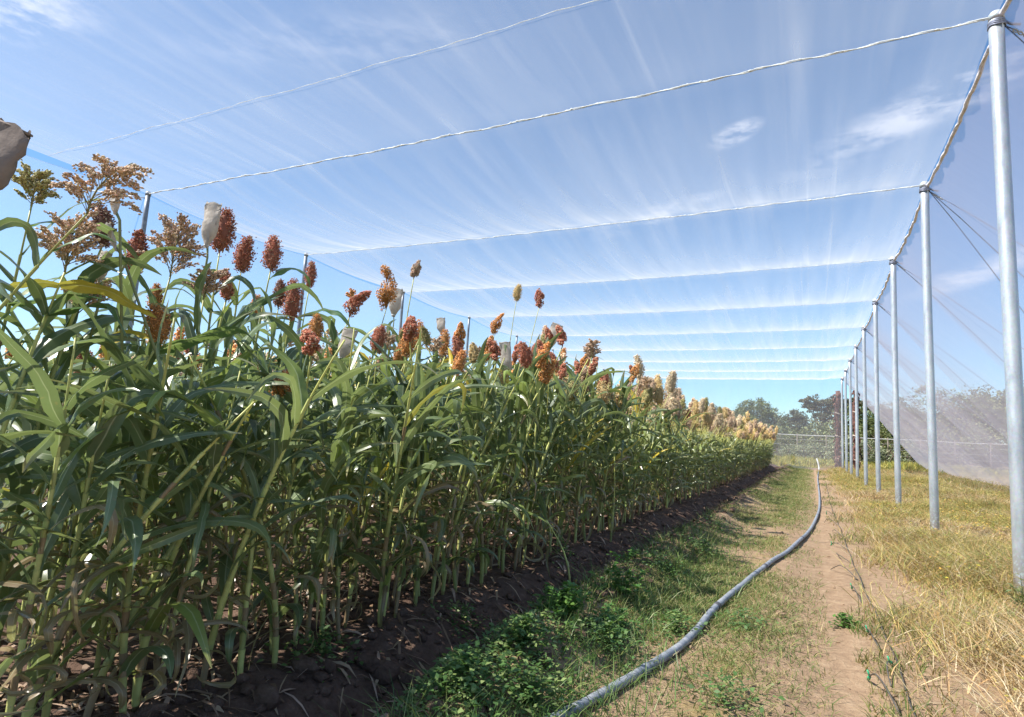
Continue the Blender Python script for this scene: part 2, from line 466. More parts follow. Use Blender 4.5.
for i, y in enumerate(pole_y):
    far = i > 5
    lab = ['tall galvanised steel pole nearest the viewer at the edge of dry grass'] + \
          [f'tall galvanised steel pole standing in dry grass, {o} from the near end of the row' for o in ord_[1:]]
    p = thing('net_pole', lab[i], 'pole', (XR, y, GH(XR, y)), 'galvanised poles along the grass side')
    hh = HT - GH(XR, y)
    pole_mesh(hh, .060 if i == 0 else .056, i).obj('shaft', M['steel'], p)
    cap_mesh(hh, .058).obj('cap', M['steel'], p)
    collar_mesh(hh, .058).obj('wire_tie', M['wire'], p)
    o = ord_[i]
    p = thing('net_pole', f'thin grey pole rising beyond the sorghum, {o} from the near end of the far row', 'pole', (XL, y, 0), 'poles beyond the sorghum field')
    pole_mesh(HT, .042, i + 3).obj('shaft', M['shaded_steel'], p); cap_mesh(HT, .044).obj('cap', M['shaded_steel'], p)

# roof net: one cloth, sagging between the seams
rx = np.linspace(XL, XR, 260); ry = np.linspace(-5.5, 38.5, 264)
RX, RY = np.meshgrid(rx, ry)
ph = ((RY - Y0) / SP) % 1.0
side = np.sin(np.pi * (RX - XL) / (XR - XL))
sagc = .07 * side                                             # the cross cables themselves dip a little
bay = 4 * ph * (1 - ph) * (1 - .85 * (RY < Y0))
fold = (vnoise(RX, RY * .12, 2.2, 3) - .5) * .07 + (vnoise(RX + 40, RY * .10, 6.0, 2) - .5) * .035
nearseam = np.exp(-((np.minimum(ph, 1 - ph)) / .16) ** 2)
nearseam = np.maximum(nearseam, .9 * np.exp(-((RY - 4.95) / .35) ** 2))
RZ = HT - .01 - sagc - bay * (.10 + (.11 + .05 * vnoise(RX, RY, .3, 2)) * np.minimum(1, side * 4)) - fold * (np.minimum(bay * 2.5, 1)) * .8
g = Geo(); ny, nx = RX.shape
ii = (np.arange(ny - 1)[:, None] * nx + np.arange(nx - 1)[None]).ravel()
g.add(np.stack([RX, RY, RZ], -1), np.stack([ii, ii + 1, ii + 1 + nx, ii + nx], -1), None, np.stack([nearseam] * 3, -1).reshape(-1, 3))
tag(g.obj('roof_net', M['roof_net']), 'sheer white insect net stretched overhead as a roof', 'net')


def twisted(P, r, turns, k=3, seed=0, geo=None, wob=.0):
    """rope of k strands laid round a line"""
    g = geo or Geo(); P = np.asarray(P, float); n = len(P)
    T = norm(np.gradient(P, axis=0)); A = norm(np.cross(T, [0, 0, 1.])); B = np.cross(T, A)
    s = np.linspace(0, turns * 2 * np.pi, n)
    rs = np.random.RandomState(seed)
    for m in range(k):
        a = (s + m * 2 * np.pi / k)[:, None]
        rr = r * (.75 + wob * rs.rand(n))[:, None]
        v, q, t = tube(P + rr * (np.cos(a) * A + np.sin(a) * B), r * (.8 + wob * .5 * rs.rand(n)), 6); g.add(v, q, t)
    return g


for i in range(-1, NP):
    y = Y0 + SP * i
    if i < 0: y = 4.82
    n = 420 if i < 2 else 200
    xs = np.linspace(XL, XR, n)
    sd_ = .07 * np.sin(np.pi * (xs - XL) / (XR - XL)) + .006 * np.sin(xs * 6 + i) + .004 * np.sin(xs * 17 + i * 2)
    P = np.stack([xs, xs * 0 + y + .01 * np.sin(xs * 3 + i), HT - .015 - sd_], -1)
    r = [.0028, .0085, .0075, .005][i + 1] if i < 3 else .0035
    g = twisted(P, r * .62, 16, 2, i + 2, wob=.9)
    if 0 <= i < 4:        # stitched knots and frayed tufts
        rs = np.random.RandomState(i)
        for x in rs.uniform(XL, XR, 60):
            k = np.argmin(abs(xs - x)); c = P[k]
            v, q, t = tube([c + (-.02, 0, .002), c + (0, rs.uniform(-.01, .01), .004), c + (.025, 0, 0)], [.006, .013 * rs.uniform(.7, 1), .006], 6); g.add(v, q, t)
    pl = 'over the near bay, faint and high' if i < 0 else ('meeting the nearest grass-side pole' if i == 0 else f'meeting the {ord_[i]} grass-side pole')
    tag(g.obj('roof_seam_cable', M['rope'] if i < 3 else M['far_rope']), f'pale stitched roof seam cable {pl}', 'cable', 'pale seam cables crossing the net roof')

# bundled edge ropes
for xe, nm in ((XR, 'along the tops of the grass-side poles'), (XL, 'along the pole tops beyond the sorghum')):
    ys = np.linspace(-2, 38.5, 700)
    bay_ = ((ys - Y0) / SP) % 1
    off = .035 if xe > 0 else -.03
    P = np.stack([ys * 0 + xe + off, ys, HT - .03 - .10 * 4 * bay_ * (1 - bay_) + .01 * np.sin(ys * 9)], -1)
    g = Geo(); rr = np.random.RandomState(4)
    if xe > 0:
        q1 = vnoise(ys, ys * 0 + 3, 7, 3) - .5; q2 = vnoise(ys, ys * 0 + 9, 5, 3) - .5
        P = P + np.stack([q1 * .03, 0 * q1, q2 * .03], -1)
        v, q, t = tube(P, .021 * (.85 + .35 * vnoise(ys, ys * 0 + 5, 11, 2)), 8); g.add(v, q, t)
        v, q, t = tube(P + np.stack([.02 * np.sin(ys * 5), 0 * ys, .02 * np.cos(ys * 5)], -1), .006, 5); g.add(v, q, t)
    else:
        v, q, t = tube(P, .002, 5); g.add(v, q, t)
    tag(g.obj('edge_rope', M['edge_rope'] if xe > 0 else M['rope']), f'thick pinkish bundled net edge rope {nm}', 'rope')

# side nets sloping out to the ground
def side_net(name, xt, xb, yend_b, lab, mat='side_net'):
    U = np.linspace(0, 1, 90); V = np.linspace(0, 1, 420); UU, VV = np.meshgrid(U, V)
    yt = -3 + VV * (38.5 + 3); yb_ = -3 + VV * (yend_b + 3)
    b_ = ((yt - Y0) / SP) % 1
    scal = 4 * b_ * (1 - b_)
    Xs = xt + (xb - xt) * UU; Ys = yt + (yb_ - yt) * UU
    Zs = HT - .03 - (HT - .03 - .04) * UU - .10 * scal * (1 - UU) - .01 * np.sin(np.pi * UU) - .03 * scal * np.sin(np.pi * UU) + (vnoise(Ys, UU * 3, 1.2, 3) - .5) * .02 * np.sin(np.pi * UU)
    Zs = np.maximum(Zs, GH(Xs, Ys) + .01)
    g = Geo(); ny, nx = UU.shape; ii = (np.arange(ny - 1)[:, None] * nx + np.arange(nx - 1)[None]).ravel()
    g.add(np.stack([Xs, Ys, Zs], -1), np.stack([ii, ii + 1, ii + 1 + nx, ii + nx], -1), None, (.2, .2, .2))
    return tag(g.obj(name, M[mat]), lab, 'net')


side_net('side_net', XR + .03, 7.0, 50.0, 'hazy mauve insect net sloping from the pole tops down to the dry grass')
side_net('side_net', XL - .03, -16.5, 38.5, 'hazy insect net sloping down beyond the far edge of the sorghum field', 'far_net')

# end net, upright behind the last poles
U = np.linspace(XL, XR, 200); V = np.linspace(0, 1, 40); UU, VV = np.meshgrid(U, V)
Zs = .02 + VV * (HT - .1); Ys = 38.62 + .05 * (vnoise(UU, VV * 2, 3, 2) - .5) + .25 * np.sin(np.pi * VV)
g = Geo(); ny, nx = UU.shape; ii = (np.arange(ny - 1)[:, None] * nx + np.arange(nx - 1)[None]).ravel()
g.add(np.stack([UU, Ys, Zs], -1), np.stack([ii, ii + 1, ii + 1 + nx, ii + nx], -1), None, (.4, .4, .4))
tag(g.obj('end_net', M['end_net']), 'sheer insect net hanging upright across the far end of the enclosure', 'net')

# guy wires
for i, y in enumerate(pole_y):
    for k, (dy, dx) in enumerate(((0.0, 5.4), (4.0, 5.4), (7.6, 5.4))):
        if k == 2 and i not in (1, 8): continue
        a = np.array([XR + .06, y, HT - .12]); b = np.array([XR + dx, y + (dy if not (i == 8 and k == 2) else 11.5), GH(XR + dx, y + dy) + .02])
        s = np.linspace(0, 1, 14)[:, None]; P = a + (b - a) * s; P[:, 2] += .05 * np.sin(np.pi * s[:, 0]) ** .5 * (1 - .5 * s[:, 0]); P[:, 0] += .04 * np.sin(np.pi * s[:, 0]) ** .5
        g = Geo(); v, q, t = tube(P, .006 if i < 4 else .008, 5); g.add(v, q, t)
        root = g.obj('guy_wire', M['wire'])
        how = ['running straight out', 'slanting away to the next anchor', 'slanting far away down the row'][k]
        tag(root, f'dark guy wire {how} from the {"nearest" if i == 0 else ord_[i]} grass-side pole', 'wire', 'guy wires of the grass-side poles')
        if k == 0:
            g = Geo(); d = norm(b - a)
            for m in range(3):
                c = a + d * (.10 + .05 * m); an = np.linspace(0, 2 * np.pi, 10)
                v, q, t = tube(np.stack([c[0] + .022 * np.cos(an) * d[0], c[1] + .022 * np.sin(an), c[2] + .022 * np.cos(an) * d[2]], -1), .006, 5, False); g.add(v, q)
            g.obj('clamp', M['fence_steel'], root)
for y, lab in ((2.5, 'thin dark guy wire slanting up behind the brown paper bag'),):
    a = np.array([XL, 6.5, HT - .1]); b = np.array([-17.0, 5.6, 6.2])
    # runs on to a taller anchor outside the field
    s = np.linspace(0, 1, 14)[:, None]; P = a + (b - a) * s
    g = Geo(); v, q, t = tube(P, .012, 5); g.add(v, q, t); tag(g.obj('guy_wire', M['wire']), lab, 'wire')

# rust-red net rolled up on two lines beside the last poles
for (x, y, h, lab) in ((1.35, 39.3, 4.6, 'rust-brown rolled net hanging in a ragged column beside the last pole'), (2.15, 37.6, 4.5, 'rust-brown rolled net hanging between the far poles')):
    p = thing('rolled_net', lab, 'net', (x, y, 0), 'rolled nets at the far end')
    zs = np.linspace(.05, h, 60); rs = np.random.RandomState(int(x * 10))
    P = np.stack([.05 * np.sin(zs * 3 + x), .05 * np.cos(zs * 2.3), zs], -1)
    g = Geo(); v, q, t = tube(P, .10 + .06 * rs.rand(60), 9); g.add(v, q, t)
    for k in range(70):
        z = rs.uniform(.1, h); a = rs.uniform(0, 6.28); c = np.array([.13 * math.cos(a), .13 * math.sin(a), z])
        v, q, t = tube([c, c + (.08 * math.cos(a), .08 * math.sin(a), -.08), c + (.09 * math.cos(a), .09 * math.sin(a), -.2)], [.05, .045, .01], 5); g.add(v, q, t)
    g.obj('bundle', M['red_net'], p)
    g = Geo()
    for z in np.arange(.7, h, 1.3):
        v, q, t = tube([(0, 0, z - .03), (.02, 0, z + .03)], .17, 9); g.add(v, q, t)
    g.obj('tie', M['paper'], p)


# ------------------------------------------------------------------ sorghum
GRN_D = np.array([.075, .115, .062]); GRN_M = np.array([.155, .21, .088]); GRN_Y = np.array([.20, .26, .06])
DRY = np.array([.33, .24, .13]); YEL = np.array([.55, .42, .04]); RIB = np.array([.62, .66, .46])


def leaf(g, base, az, length, width, elev, droop, col, rs, nseg=11, twist=0, rib=True, cols=5, fold=.28):
    """one strap leaf with a pale midrib, arching from its sheath"""
    t = np.linspace(0, 1, nseg + 1)
    e = elev - droop * t ** 1.35
    ds = length / nseg
    if rs.rand() < .55: k_ = rs.uniform(.25, .75); e = e - np.clip((t - k_) * 9, 0, 1) * rs.uniform(.3, 1.7)
    az = az + np.cumsum(rs.normal(0, .10, nseg + 1)); e = e + np.cumsum(rs.normal(0, .07, nseg + 1))
    azs = az + twist * t ** 1.5
    d = np.stack([np.cos(e) * np.cos(azs), np.cos(e) * np.sin(azs), np.sin(e)], -1)
    P = base + np.concatenate([np.zeros((1, 3)), np.cumsum(d[:-1] * ds, 0)])
    w = width * .5 * np.clip((t + .10) / .28, .35, 1) ** .7 * (1 - t ** 2.6) ** .85 + .0015
    S = norm(np.stack([-np.sin(azs), np.cos(azs), 0 * t], -1)); Nn = np.cross(S, d)
    rl = twist * 1.1 * t + rs.uniform(-.8, .8)
    S2 = S * np.cos(rl)[:, None] + Nn * np.sin(rl)[:, None]; N2 = np.cross(S2, d)
    if cols == 5: u = np.array([-1, -.5, -.11, 0, .11, .5, 1]); rbm = np.array([0, 0, 0, 1, 0, 0, 0])
    else: u = np.array([-1, 0, 1]); rbm = np.array([0, .6, 0])
    ph = rs.uniform(0, 6); wav = .24 * np.sin(t * rs.uniform(12, 20) + ph)
    V = P[:, None] + S2[:, None] * (u[None, :] * w[:, None])[..., None] + N2[:, None] * ((np.abs(u)[None] * fold + (np.abs(u) ** 2)[None] * np.sign(u)[None] * wav[:, None]) * w[:, None])[..., None]
    k = len(u); i = np.arange(nseg)[:, None] * k; j = np.arange(k - 1)[None]
    Q = np.stack([i + j, i + j + 1, i + k + j + 1, i + k + j], -1).reshape(-1, 4)
    c = np.broadcast_to(col, (nseg + 1, k, 3)).copy()
    tipdry = sstep(rs.uniform(.7, 1.0), 1.15, t)[:, None, None]
    c = c * (1 - tipdry) + DRY * tipdry
    if rib:
        m = (rbm[None, :, None] * (1 - .6 * t[:, None, None])); c = c * (1 - m) + (RIB * .6 + col * .6) * m
    g.add(V, Q, None, c.reshape(-1, 3))


OCT_V = np.array([(1, 0, 0), (-1, 0, 0), (0, 1, 0), (0, -1, 0), (0, 0, 1), (0, 0, -1)], float)
OCT_T = np.array([(0, 2, 4), (2, 1, 4), (1, 3, 4), (3, 0, 4), (2, 0, 5), (1, 2, 5), (3, 1, 5), (0, 3, 5)])


def grains(g, C, D, size, col, rs, stretch=1.5, var=.45):
    """many small kernels at C, pointing along D"""
    C = np.asarray(C, float); n = len(C)
    if n == 0: return
    D = norm(D + rs.normal(0, .25, (n, 3))); A = norm(np.cross(D, rs.normal(0, 1, (n, 3)))); B = np.cross(D, A)
    sz = size * rs.uniform(.7, 1.25, n)[:, None, None]
    V = C[:, None] + sz * (OCT_V[None, :, 0:1] * A[:, None] + OCT_V[None, :, 1:2] * B[:, None] + stretch * OCT_V[None, :, 2:3] * D[:, None])
    T = OCT_T[None] + (np.arange(n) * 6)[:, None, None]
    cc = np.asarray(col) * rs.uniform(1 - var, 1 + var, (n, 1)) * np.array([1, 1, 1]) * (1 + rs.uniform(-.08, .08, (n, 3)))
    husk = rs.rand(n) < .11; cc[husk] = np.array([.62, .50, .34]) * rs.uniform(.6, 1.1, (husk.sum(), 1))
    g.add(V.reshape(-1, 3), None, T.reshape(-1, 3), np.repeat(cc, 6, 0))


HEADCOL = dict(rust=(.54, .21, .13), dark=(.30, .155, .11), orange=(.70, .34, .12), tan=(.66, .48, .33), brown=(.52, .36, .25), gold=(.72, .54, .25), green=(.42, .38, .16), pale=(.76, .62, .42))


def head(kind, colour, L, rs, lod=0, nod=0.0, az=0.0):
    """seed head grown from the origin upwards; nod bends it over"""
    g = Geo(); col = np.array(HEADCOL[colour])
    def bend(p):
        p = np.asarray(p, float); a = nod * np.clip(p[:, 2:3] / L, 0, 1.4) * .5
        z = p[:, 2:3]; off = np.sin(a) * z
        out = p.copy(); out[:, 2:3] = z * np.cos(a); out[:, 0:1] += off * math.cos(az); out[:, 1:2] += off * math.sin(az); return out
    k = [1, .45, .16][lod]; gs = [1, 1.45, 2.3][lod]
    if kind == 'compact':
        R = L * rs.uniform(.19, .25)
        prof = lambda s: R * np.clip(np.sin(np.pi * np.clip(s, 0, 1) ** .8), 0.02, 1) ** .62
        z = np.linspace(0, 1, 9); v, q, t = tube(bend(np.stack([0 * z, 0 * z, z * L * .97], -1)), prof(z) * .80, 9); g.add(v, q, t, col * .6)
        nl = 44; C = []; D = []                                  # lobes: short branches packed with kernels
        for m in range(nl):
            s = (m + .5) / nl; a = m * 2.4 + rs.uniform(-.4, .4); rr = prof(s) * .86
            n = int(25 * k) + 1
            d0 = np.array([math.cos(a), math.sin(a), .7]); c = np.array([rr * math.cos(a), rr * math.sin(a), s * L])
            C.append(c + rs.normal(0, 1, (n, 3)) * R * .17 + d0 * rs.uniform(0, .12 * R, (n, 1))); D.append(np.tile(d0, (n, 1)))
        grains(g, bend(np.concatenate(C)), np.concatenate(D), .0035 * gs * (L / .2) ** .5, col, rs)
    elif kind == 'clump':
        C = []; D = []
        for m in range(24):
            s = rs.uniform(.08, 1); a = m * 2.4; rr = L * .19 * math.sin(math.pi * min(1, s * .85 + .1)); c = np.array([rr * math.cos(a), rr * math.sin(a), s * L])
            n = int(60 * k) + 3; lob = rs.normal(0, 1, (n, 3)); lob = norm(lob) * L * .095 * rs.uniform(.75, 1.1, (n, 1)) * (1, 1, 1.5)
            C.append(c + lob); D.append(norm(lob) + (0, 0, .4))
            v, q, t = tube(bend(np.array([(0, 0, max(0, s * L - .08)), c * (.6, .6, .95), c])), [.003, .004, L * .05], 5); g.add(v, q, t, col * .7)
        grains(g, bend(np.concatenate(C)), np.concatenate(D), .0045 * gs, col, rs)
    else:                                                         # 'loose': long branches, kernels strung along the outer half
        nb = int((46 if kind == 'loose' else 30) * (1 if lod == 0 else .6)); C = []; D = []; droopk = 1.0 if kind == 'droop' else .45
        z = np.linspace(0, L * .8, 6); v, q, t = tube(bend(np.stack([0 * z, 0 * z, z], -1)), np.linspace(.004, .0015, 6), 5); g.add(v, q, t, (.28, .26, .12))
        for m in range(nb):
            s = rs.uniform(0, .8); a = m * 2.4 + rs.uniform(-.5, .5); bl = L * rs.uniform(.35, .62) * (1.08 - .5 * s)
            t_ = np.linspace(0, 1, 6); up = rs.uniform(.6, 1.2); e = up - droopk * 2.1 * t_ ** 1.3 * rs.uniform(.4, 1)
            d = np.stack([np.cos(e) * math.cos(a), np.cos(e) * math.sin(a), np.sin(e)], -1)
            P = np.array([0, 0, s * L * .8]) + np.concatenate([np.zeros((1, 3)), np.cumsum(d[:-1] * bl / 5, 0)])
            if lod < 2:
                v, q, t = tube(bend(P), [.0016, .0013, .0012, .001, .001, .0008], 3, False); g.add(v, q, None, (.30, .25, .14))
            n = int(46 * k) + 2; w = rs.uniform(.3, 1, n) ** .8; idx = w * 5; i0 = np.minimum(idx.astype(int), 4); f = (idx - i0)[:, None]
            C.append(P[i0] * (1 - f) + P[i0 + 1] * f + rs.normal(0, L * .020, (n, 3))); D.append(d[i0])
        grains(g, bend(np.concatenate(C)), np.concatenate(D), .0040 * gs * (L / .25) ** .4, col, rs, 1.7)
    return g


def stalk_path(h, lean, laz, rs, n=None):
    n = n or int(h / .11) + 2
    t = np.linspace(0, 1, n); wig = rs.uniform(0, 6)
    off = lean * t ** 1.8
    P = np.stack([off * math.cos(laz) + .012 * np.sin(t * 5 + wig), off * math.sin(laz) + .012 * np.cos(t * 4 + wig), t * h], -1)
    P[:, :2] -= P[0, :2]; P[0, 2] = -.03
    return P


def build_plant(h, seed, lod=0, lean=.15, laz=0.6, htype='compact', hcol='rust', hl=.2, nod=0., naz=0., lushness=1.0, dryness=.25, shoulder=.8, nleaf=None, extra=None, pale=0.):
    """returns (stalk, leaves, head) Geo; h = height of the head's foot"""
    rs = np.random.RandomState(seed)
    P = stalk_path(h, lean, laz, rs, None if lod < 2 else 7)
    n = len(P); t = np.linspace(0, 1, n)
    r = .0095 * (1 - .62 * t) * rs.uniform(.85, 1.15)
    gs = Geo(); v, q, tt = tube(P, r, [8, 6, 4][lod])
    nodec = (np.arange(n) % 2)[:, None]
    dry_ = (1 - sstep(.04, .30, t))[:, None] * rs.uniform(.5, 1.0)      # weathered foot of the stalk
    base = np.array([.50, .50, .15]) * (1 - .25 * t[:, None]) * (1 - dry_) + np.array([.24, .17, .10]) * dry_
    sc = base * (1 + .35 * nodec * np.array([1, 1, .6])); k = [8, 6, 4][lod]
    gs.add(v, q, tt, np.concatenate([np.repeat(sc, k, 0), sc[:1], sc[-1:]]))
    if lod == 0:                                                   # node rings
        for i in range(2, n - 3, 2):
            d = norm(P[i + 1] - P[i]); v, q, tt = tube([P[i] - d * .012, P[i], P[i] + d * .012], [r[i] * 1.02, r[i] * 1.35, r[i] * 1.02], 8, False)
            gs.add(v, q, None, (.36, .33, .18))
    gl = Geo(); nl = nleaf or int(rs.randint(15, 20) * lushness); a0 = rs.uniform(0, 6.28)
    for m in range(nl):
        f = .10 + (shoulder - .06) * (m / max(1, nl - 1)) ** .92
        hi = m / max(1, nl - 1)
        b = np.array([np.interp(f, t, P[:, a]) for a in range(3)])
        az = a0 + (m % 2) * math.pi + rs.uniform(-.9, .9)
        L = (.40 + .36 * math.sin(math.pi * min(1, .25 + hi * .6))) * rs.uniform(.55, 1.12); W = rs.uniform(.030, .064)
        if pale > .4: L *= .78
        elev = rad(rs.uniform(42, 80)); droop = rs.uniform(.7, 2.3) + (1 - hi) * .4
        c = GRN_D * rs.uniform(.8, 1.2) + (GRN_M - GRN_D) * rs.rand() ** 1.3 * 1.0
        c = c * (1 - pale) + np.array([.34, .37, .15]) * rs.uniform(.6, 1.2) * pale
        if rs.rand() < .10 + pale * .3: c = GRN_Y * rs.uniform(.6, 1.3)
        if hi < .42 and rs.rand() < dryness * 2.0 or rs.rand() < dryness * .12:
            c = DRY * rs.uniform(.5, 1.0); L *= .75; W *= .55; droop += 1.1; elev -= .25
        if rs.rand() < .018: c = YEL * rs.uniform(.6, 1)
        cut = rs.uniform(.02, .05) * 1.0
        leaf(gl, b, az, L, W, elev, droop, c, rs, [12, 9, 5][lod], rs.uniform(-1.9, 1.9), True, 5 if lod == 0 else 3)
        if lod < 2:                                                # the sheath wrapped round the stalk below its blade
            i0 = max(0, f - .075); Pa = np.array([[np.interp(x, t, P[:, a]) for a in range(3)] for x in np.linspace(i0, f, 4)])
            rr = np.interp(f, t, r) * 1.3; v, q, tt = tube(Pa, [rr, rr * 1.05, rr * 1.1, rr * 1.25], 6, False)
            gs.add(v, q, None, np.array([.46, .48, .16]) * rs.uniform(.6, 1.2) if c[0] < .25 else DRY * .8)
    if extra:
        for (f, az, L, W, elev, droop, c, tw) in extra:
            b = np.array([np.interp(f, t, P[:, a]) for a in range(3)])
            leaf(gl, b, az, L, W, elev, droop, np.array(c), rs, 14, tw, True, 5)
    gh = head(htype, hcol, hl, rs, lod, nod, naz)
    tip = P[-1]
    gh.v = [x + tip for x in gh.v]
    return gs, gl, gh, tip


PG = 'sorghum plants of the field'


def link_plant(meshes, loc, rotz, scale, label, group, tilt=(0, 0)):
    p = thing('sorghum_plant', label, 'sorghum plant', loc, group)
    p.rotation_euler = (tilt[0], tilt[1], rotz); p.scale = (scale[0], scale[0], scale[1])
    for nme, me in zip(('stalk', 'foliage', 'seed_head'), meshes): link(nme, me, p)
    return p


def px_at(x, y, X):
    d = cam_ray(x, y); k = X / d.x
    return Vector((X, d.y * k, CAMH + d.z * k))


# ---- the plants one can pick out against the sky: (px x, px y of the foot of the head, distance from the track, type, colour, length, nod, label)
RIGHT = math.atan2(R0.y, R0.x)
hero = [
    (84, 214, -2.15, 'droop', 'tan', .28, 1.5, 'tan', 'sorghum plant with thick bare slanting stalk and loose tan head nodding right, highest near head'),
    (66, 272, -2.35, 'loose', 'tan', .25, .15, 'tan', 'sorghum plant with a broad loose tan head under the yellow leaf'),
    (108, 246, -2.45, 'compact', 'dark', .17, -.5, 'dark', 'sorghum plant with a dark brown compact head leaning left below the nodding tan head'),
    (176, 278, -2.5, 'loose', 'brown', .30, .2, 'brown', 'sorghum plant with an open two-tiered brown head in front of the thin far pole'),
    (205, 300, -2.5, 'loose', 'brown', .18, .5, 'brown', 'sorghum plant with a small loose brown head drooping right of the two-tiered one'),
    (222, 252, -2.7, 'compact', 'rust', .22, .1, 'rust', 'sorghum plant with a plump rust-red head beside a pale see-through bag'),
    (243, 272, -2.75, 'compact', 'rust', .19, .2, 'rust', 'sorghum plant with a rust-red head just lower right of the plumpest one'),
    (231, 300, -2.7, 'compact', 'rust', .15, -.3, 'dark', 'sorghum plant with a small rust head hanging between two taller ones'),
    (269, 269, -3.0, 'compact', 'rust', .21, 0, 'rust', 'sorghum plant with a slim rust head next to a leaf folded over like an elbow'),
    (133, 275, -2.7, 'compact', 'rust', .20, 0, 'rust', 'sorghum plant with a narrow red-brown head among leaves left of the thin pole'),
    (24, 205, -2.6, 'loose', 'green', .18, 0, 'green', 'sorghum plant with a small sparse greenish head beside the brown paper bag'),
    (75, 318, -2.6, 'loose', 'tan', .20, .7, 'tan', 'sorghum plant with a small loose tan head hanging low over broad leaves'),
    (158, 310, -3.0, 'compact', 'orange', .13, 0, 'o', 'sorghum plant with a tiny orange head low behind arching leaves'),
    (258, 322, -3.2, 'compact', 'orange', .17, 0, 'o', 'sorghum plant with a short orange head left of a tall knobbly head'),
    (287, 318, -3.1, 'compact', 'rust', .26, 0, 'r', 'sorghum plant with a tall knobbly rust head on a straight stalk'),
    (275, 306, -3.2, 'compact', 'dark', .18, 0, 'd', 'sorghum plant with a slim dark head behind the tall knobbly one'),
    (310, 287, -3.4, 'compact', 'rust', .19, 0, 'r', 'sorghum plant with a slender rust head right under a far pole top'),
    (312, 340, -2.9, 'compact', 'orange', .17, 0, 'o', 'sorghum plant with an orange head tucked beneath a bent leaf'),
    (352, 318, -3.2, 'clump', 'rust', .22, 1.1, 'r', 'sorghum plant with a lumpy rust head bowed over to the right'),
    (374, 354, -3.1, 'clump', 'rust', .18, 0, 'r', 'sorghum plant with a round rust head below the bowed one'),
    (384, 308, -3.0, 'clump', 'orange', .28, -.2, 'o', 'sorghum plant with the largest orange clustered head'),
    (350, 300, -3.9, 'loose', 'orange', .12, 0, 'o', 'sorghum plant with a small thin orange tip just left of the largest orange head'),
    (414, 278, -3.3, 'clump', 'brown', .15, .5, 'b', 'sorghum plant with a small brown head standing alone high on a thin stalk'),
    (418, 352, -3.4, 'clump', 'orange', .26, .1, 'o', 'sorghum plant with a twin-lobed orange head left of a capped head'),
    (400, 345, -3.6, 'compact', 'rust', .17, 0, 'o', 'sorghum plant with a small rust head between two orange clusters'),
    (443, 355, -3.4, 'compact', 'orange', .26, 0, 'o', 'sorghum plant with a long brick-orange head topped by a pale bag tip'),
    (496, 333, -3.2, 'clump', 'orange', .20, .6, 'o', 'sorghum plant with an orange head leaning right below the two tallest mid-field heads'),
    (518, 301, -2.9, 'compact', 'gold', .18, .2, 'o', 'sorghum plant with a golden head, left of the two tallest in mid-field'),
    (539, 308, -2.9, 'clump', 'rust', .20, 0, 'o', 'sorghum plant with a red-brown ragged head, right of the two tallest in mid-field'),
    (545, 342, -3.2, 'compact', 'tan', .22, 0, 't', 'sorghum plant with a tan head beside the folded cream bag'),
    (562, 362, -3.2, 'compact', 'orange', .2, .2, 't', 'sorghum plant with an orange head right below the folded cream bag'),
    (540, 378, -2.8, 'clump', 'orange', .22, 1.2, 't', 'sorghum plant with flat orange head bent sideways under the folded cream bag'),
    (590, 368, -3.2, 'clump', 'tan', .22, .1, 't', 'sorghum plant with a tan head beside a leafy green top in mid-field'),
    (645, 392, -3.2, 'compact', 'tan', .24, 0, 't', 'sorghum plant with a plump tan head, first of three standing over the far canopy'),
    (658, 395, -3.2, 'compact', 'tan', .17, 0, 't', 'sorghum plant with a slim tan head, second of three over the far canopy'),
    (672, 392, -3.0, 'compact', 'tan', .20, .5, 't', 'sorghum plant with tan head on bent neck, third of three over the far canopy'),
]
hero_seen = []
for i, (x, y, X_, ht, hc, hl, nod, _, lab) in enumerate(hero):
    tip = px_at(x, y, X_)
    rs = np.random.RandomState(100 + i)
    lean = {0: 1.05}.get(i, rs.uniform(.05, .3)); laz = RIGHT + rs.uniform(-.5, .5)
    bx, by = tip.x - lean * math.cos(laz), tip.y - lean * math.sin(laz)
    z0 = GH(bx, by); h = tip.z - float(z0)
    naz = RIGHT if nod >= 0 else RIGHT + math.pi
    extra = None
    Rz = RIGHT
    if i == 0: extra = [(.93, RIGHT, .22, .03, .6, .3, (.10, .2, .05), 0)]
    if i == 1: extra = [(.97, RIGHT + .2, .34, .05, .15, .25, YEL, .2), (.97, RIGHT + math.pi, .2, .035, .1, .2, YEL, .2), (.9, RIGHT, .36, .06, .5, .3, (.07, .15, .04), .1)]
    if i == 3: extra = [(.80, RIGHT + .2, .55, .075, .55, .5, (.10, .19, .05), .3), (.9, RIGHT + math.pi, .3, .03, 1.2, .3, (.1, .17, .05), 0)]
    if i == 8: extra = [(.97, RIGHT, .36, .075, .9, 2.1, (.13, .23, .08), .1)]
    if i == 16: extra = [(.9, RIGHT, .5, .08, .3, 1.2, (.06, .14, .04), .2), (.88, RIGHT + math.pi, .35, .06, .4, .8, (.08, .15, .05), .2)]
    if i == 10: extra = [(.96, RIGHT, .26, .04, .35, .5, (.04, .12, .04), .1), (.8, RIGHT, .4, .06, .3, .9, (.07, .16, .05), .1)]
    a = build_plant(h, 500 + i, 0 if tip.y < 6 else 1, lean, laz, ht, hc, hl * (1.0 if ht != 'clump' else 1.12), abs(nod), naz, .95, .2, min(.92, 1.66 / max(h, 1) if h > 1.9 else .86), extra=extra)
    ms = [gg.mesh(n_, M[m_]) for gg, n_, m_ in zip(a[:3], ('stalk', 'foliage', 'seed_head'), ('stalk', 'leaf', 'grain'))]
    p = link_plant(ms, (bx, by, float(z0)), 0, (1, 1), lab, PG)
    hero_seen.append((bx, by))

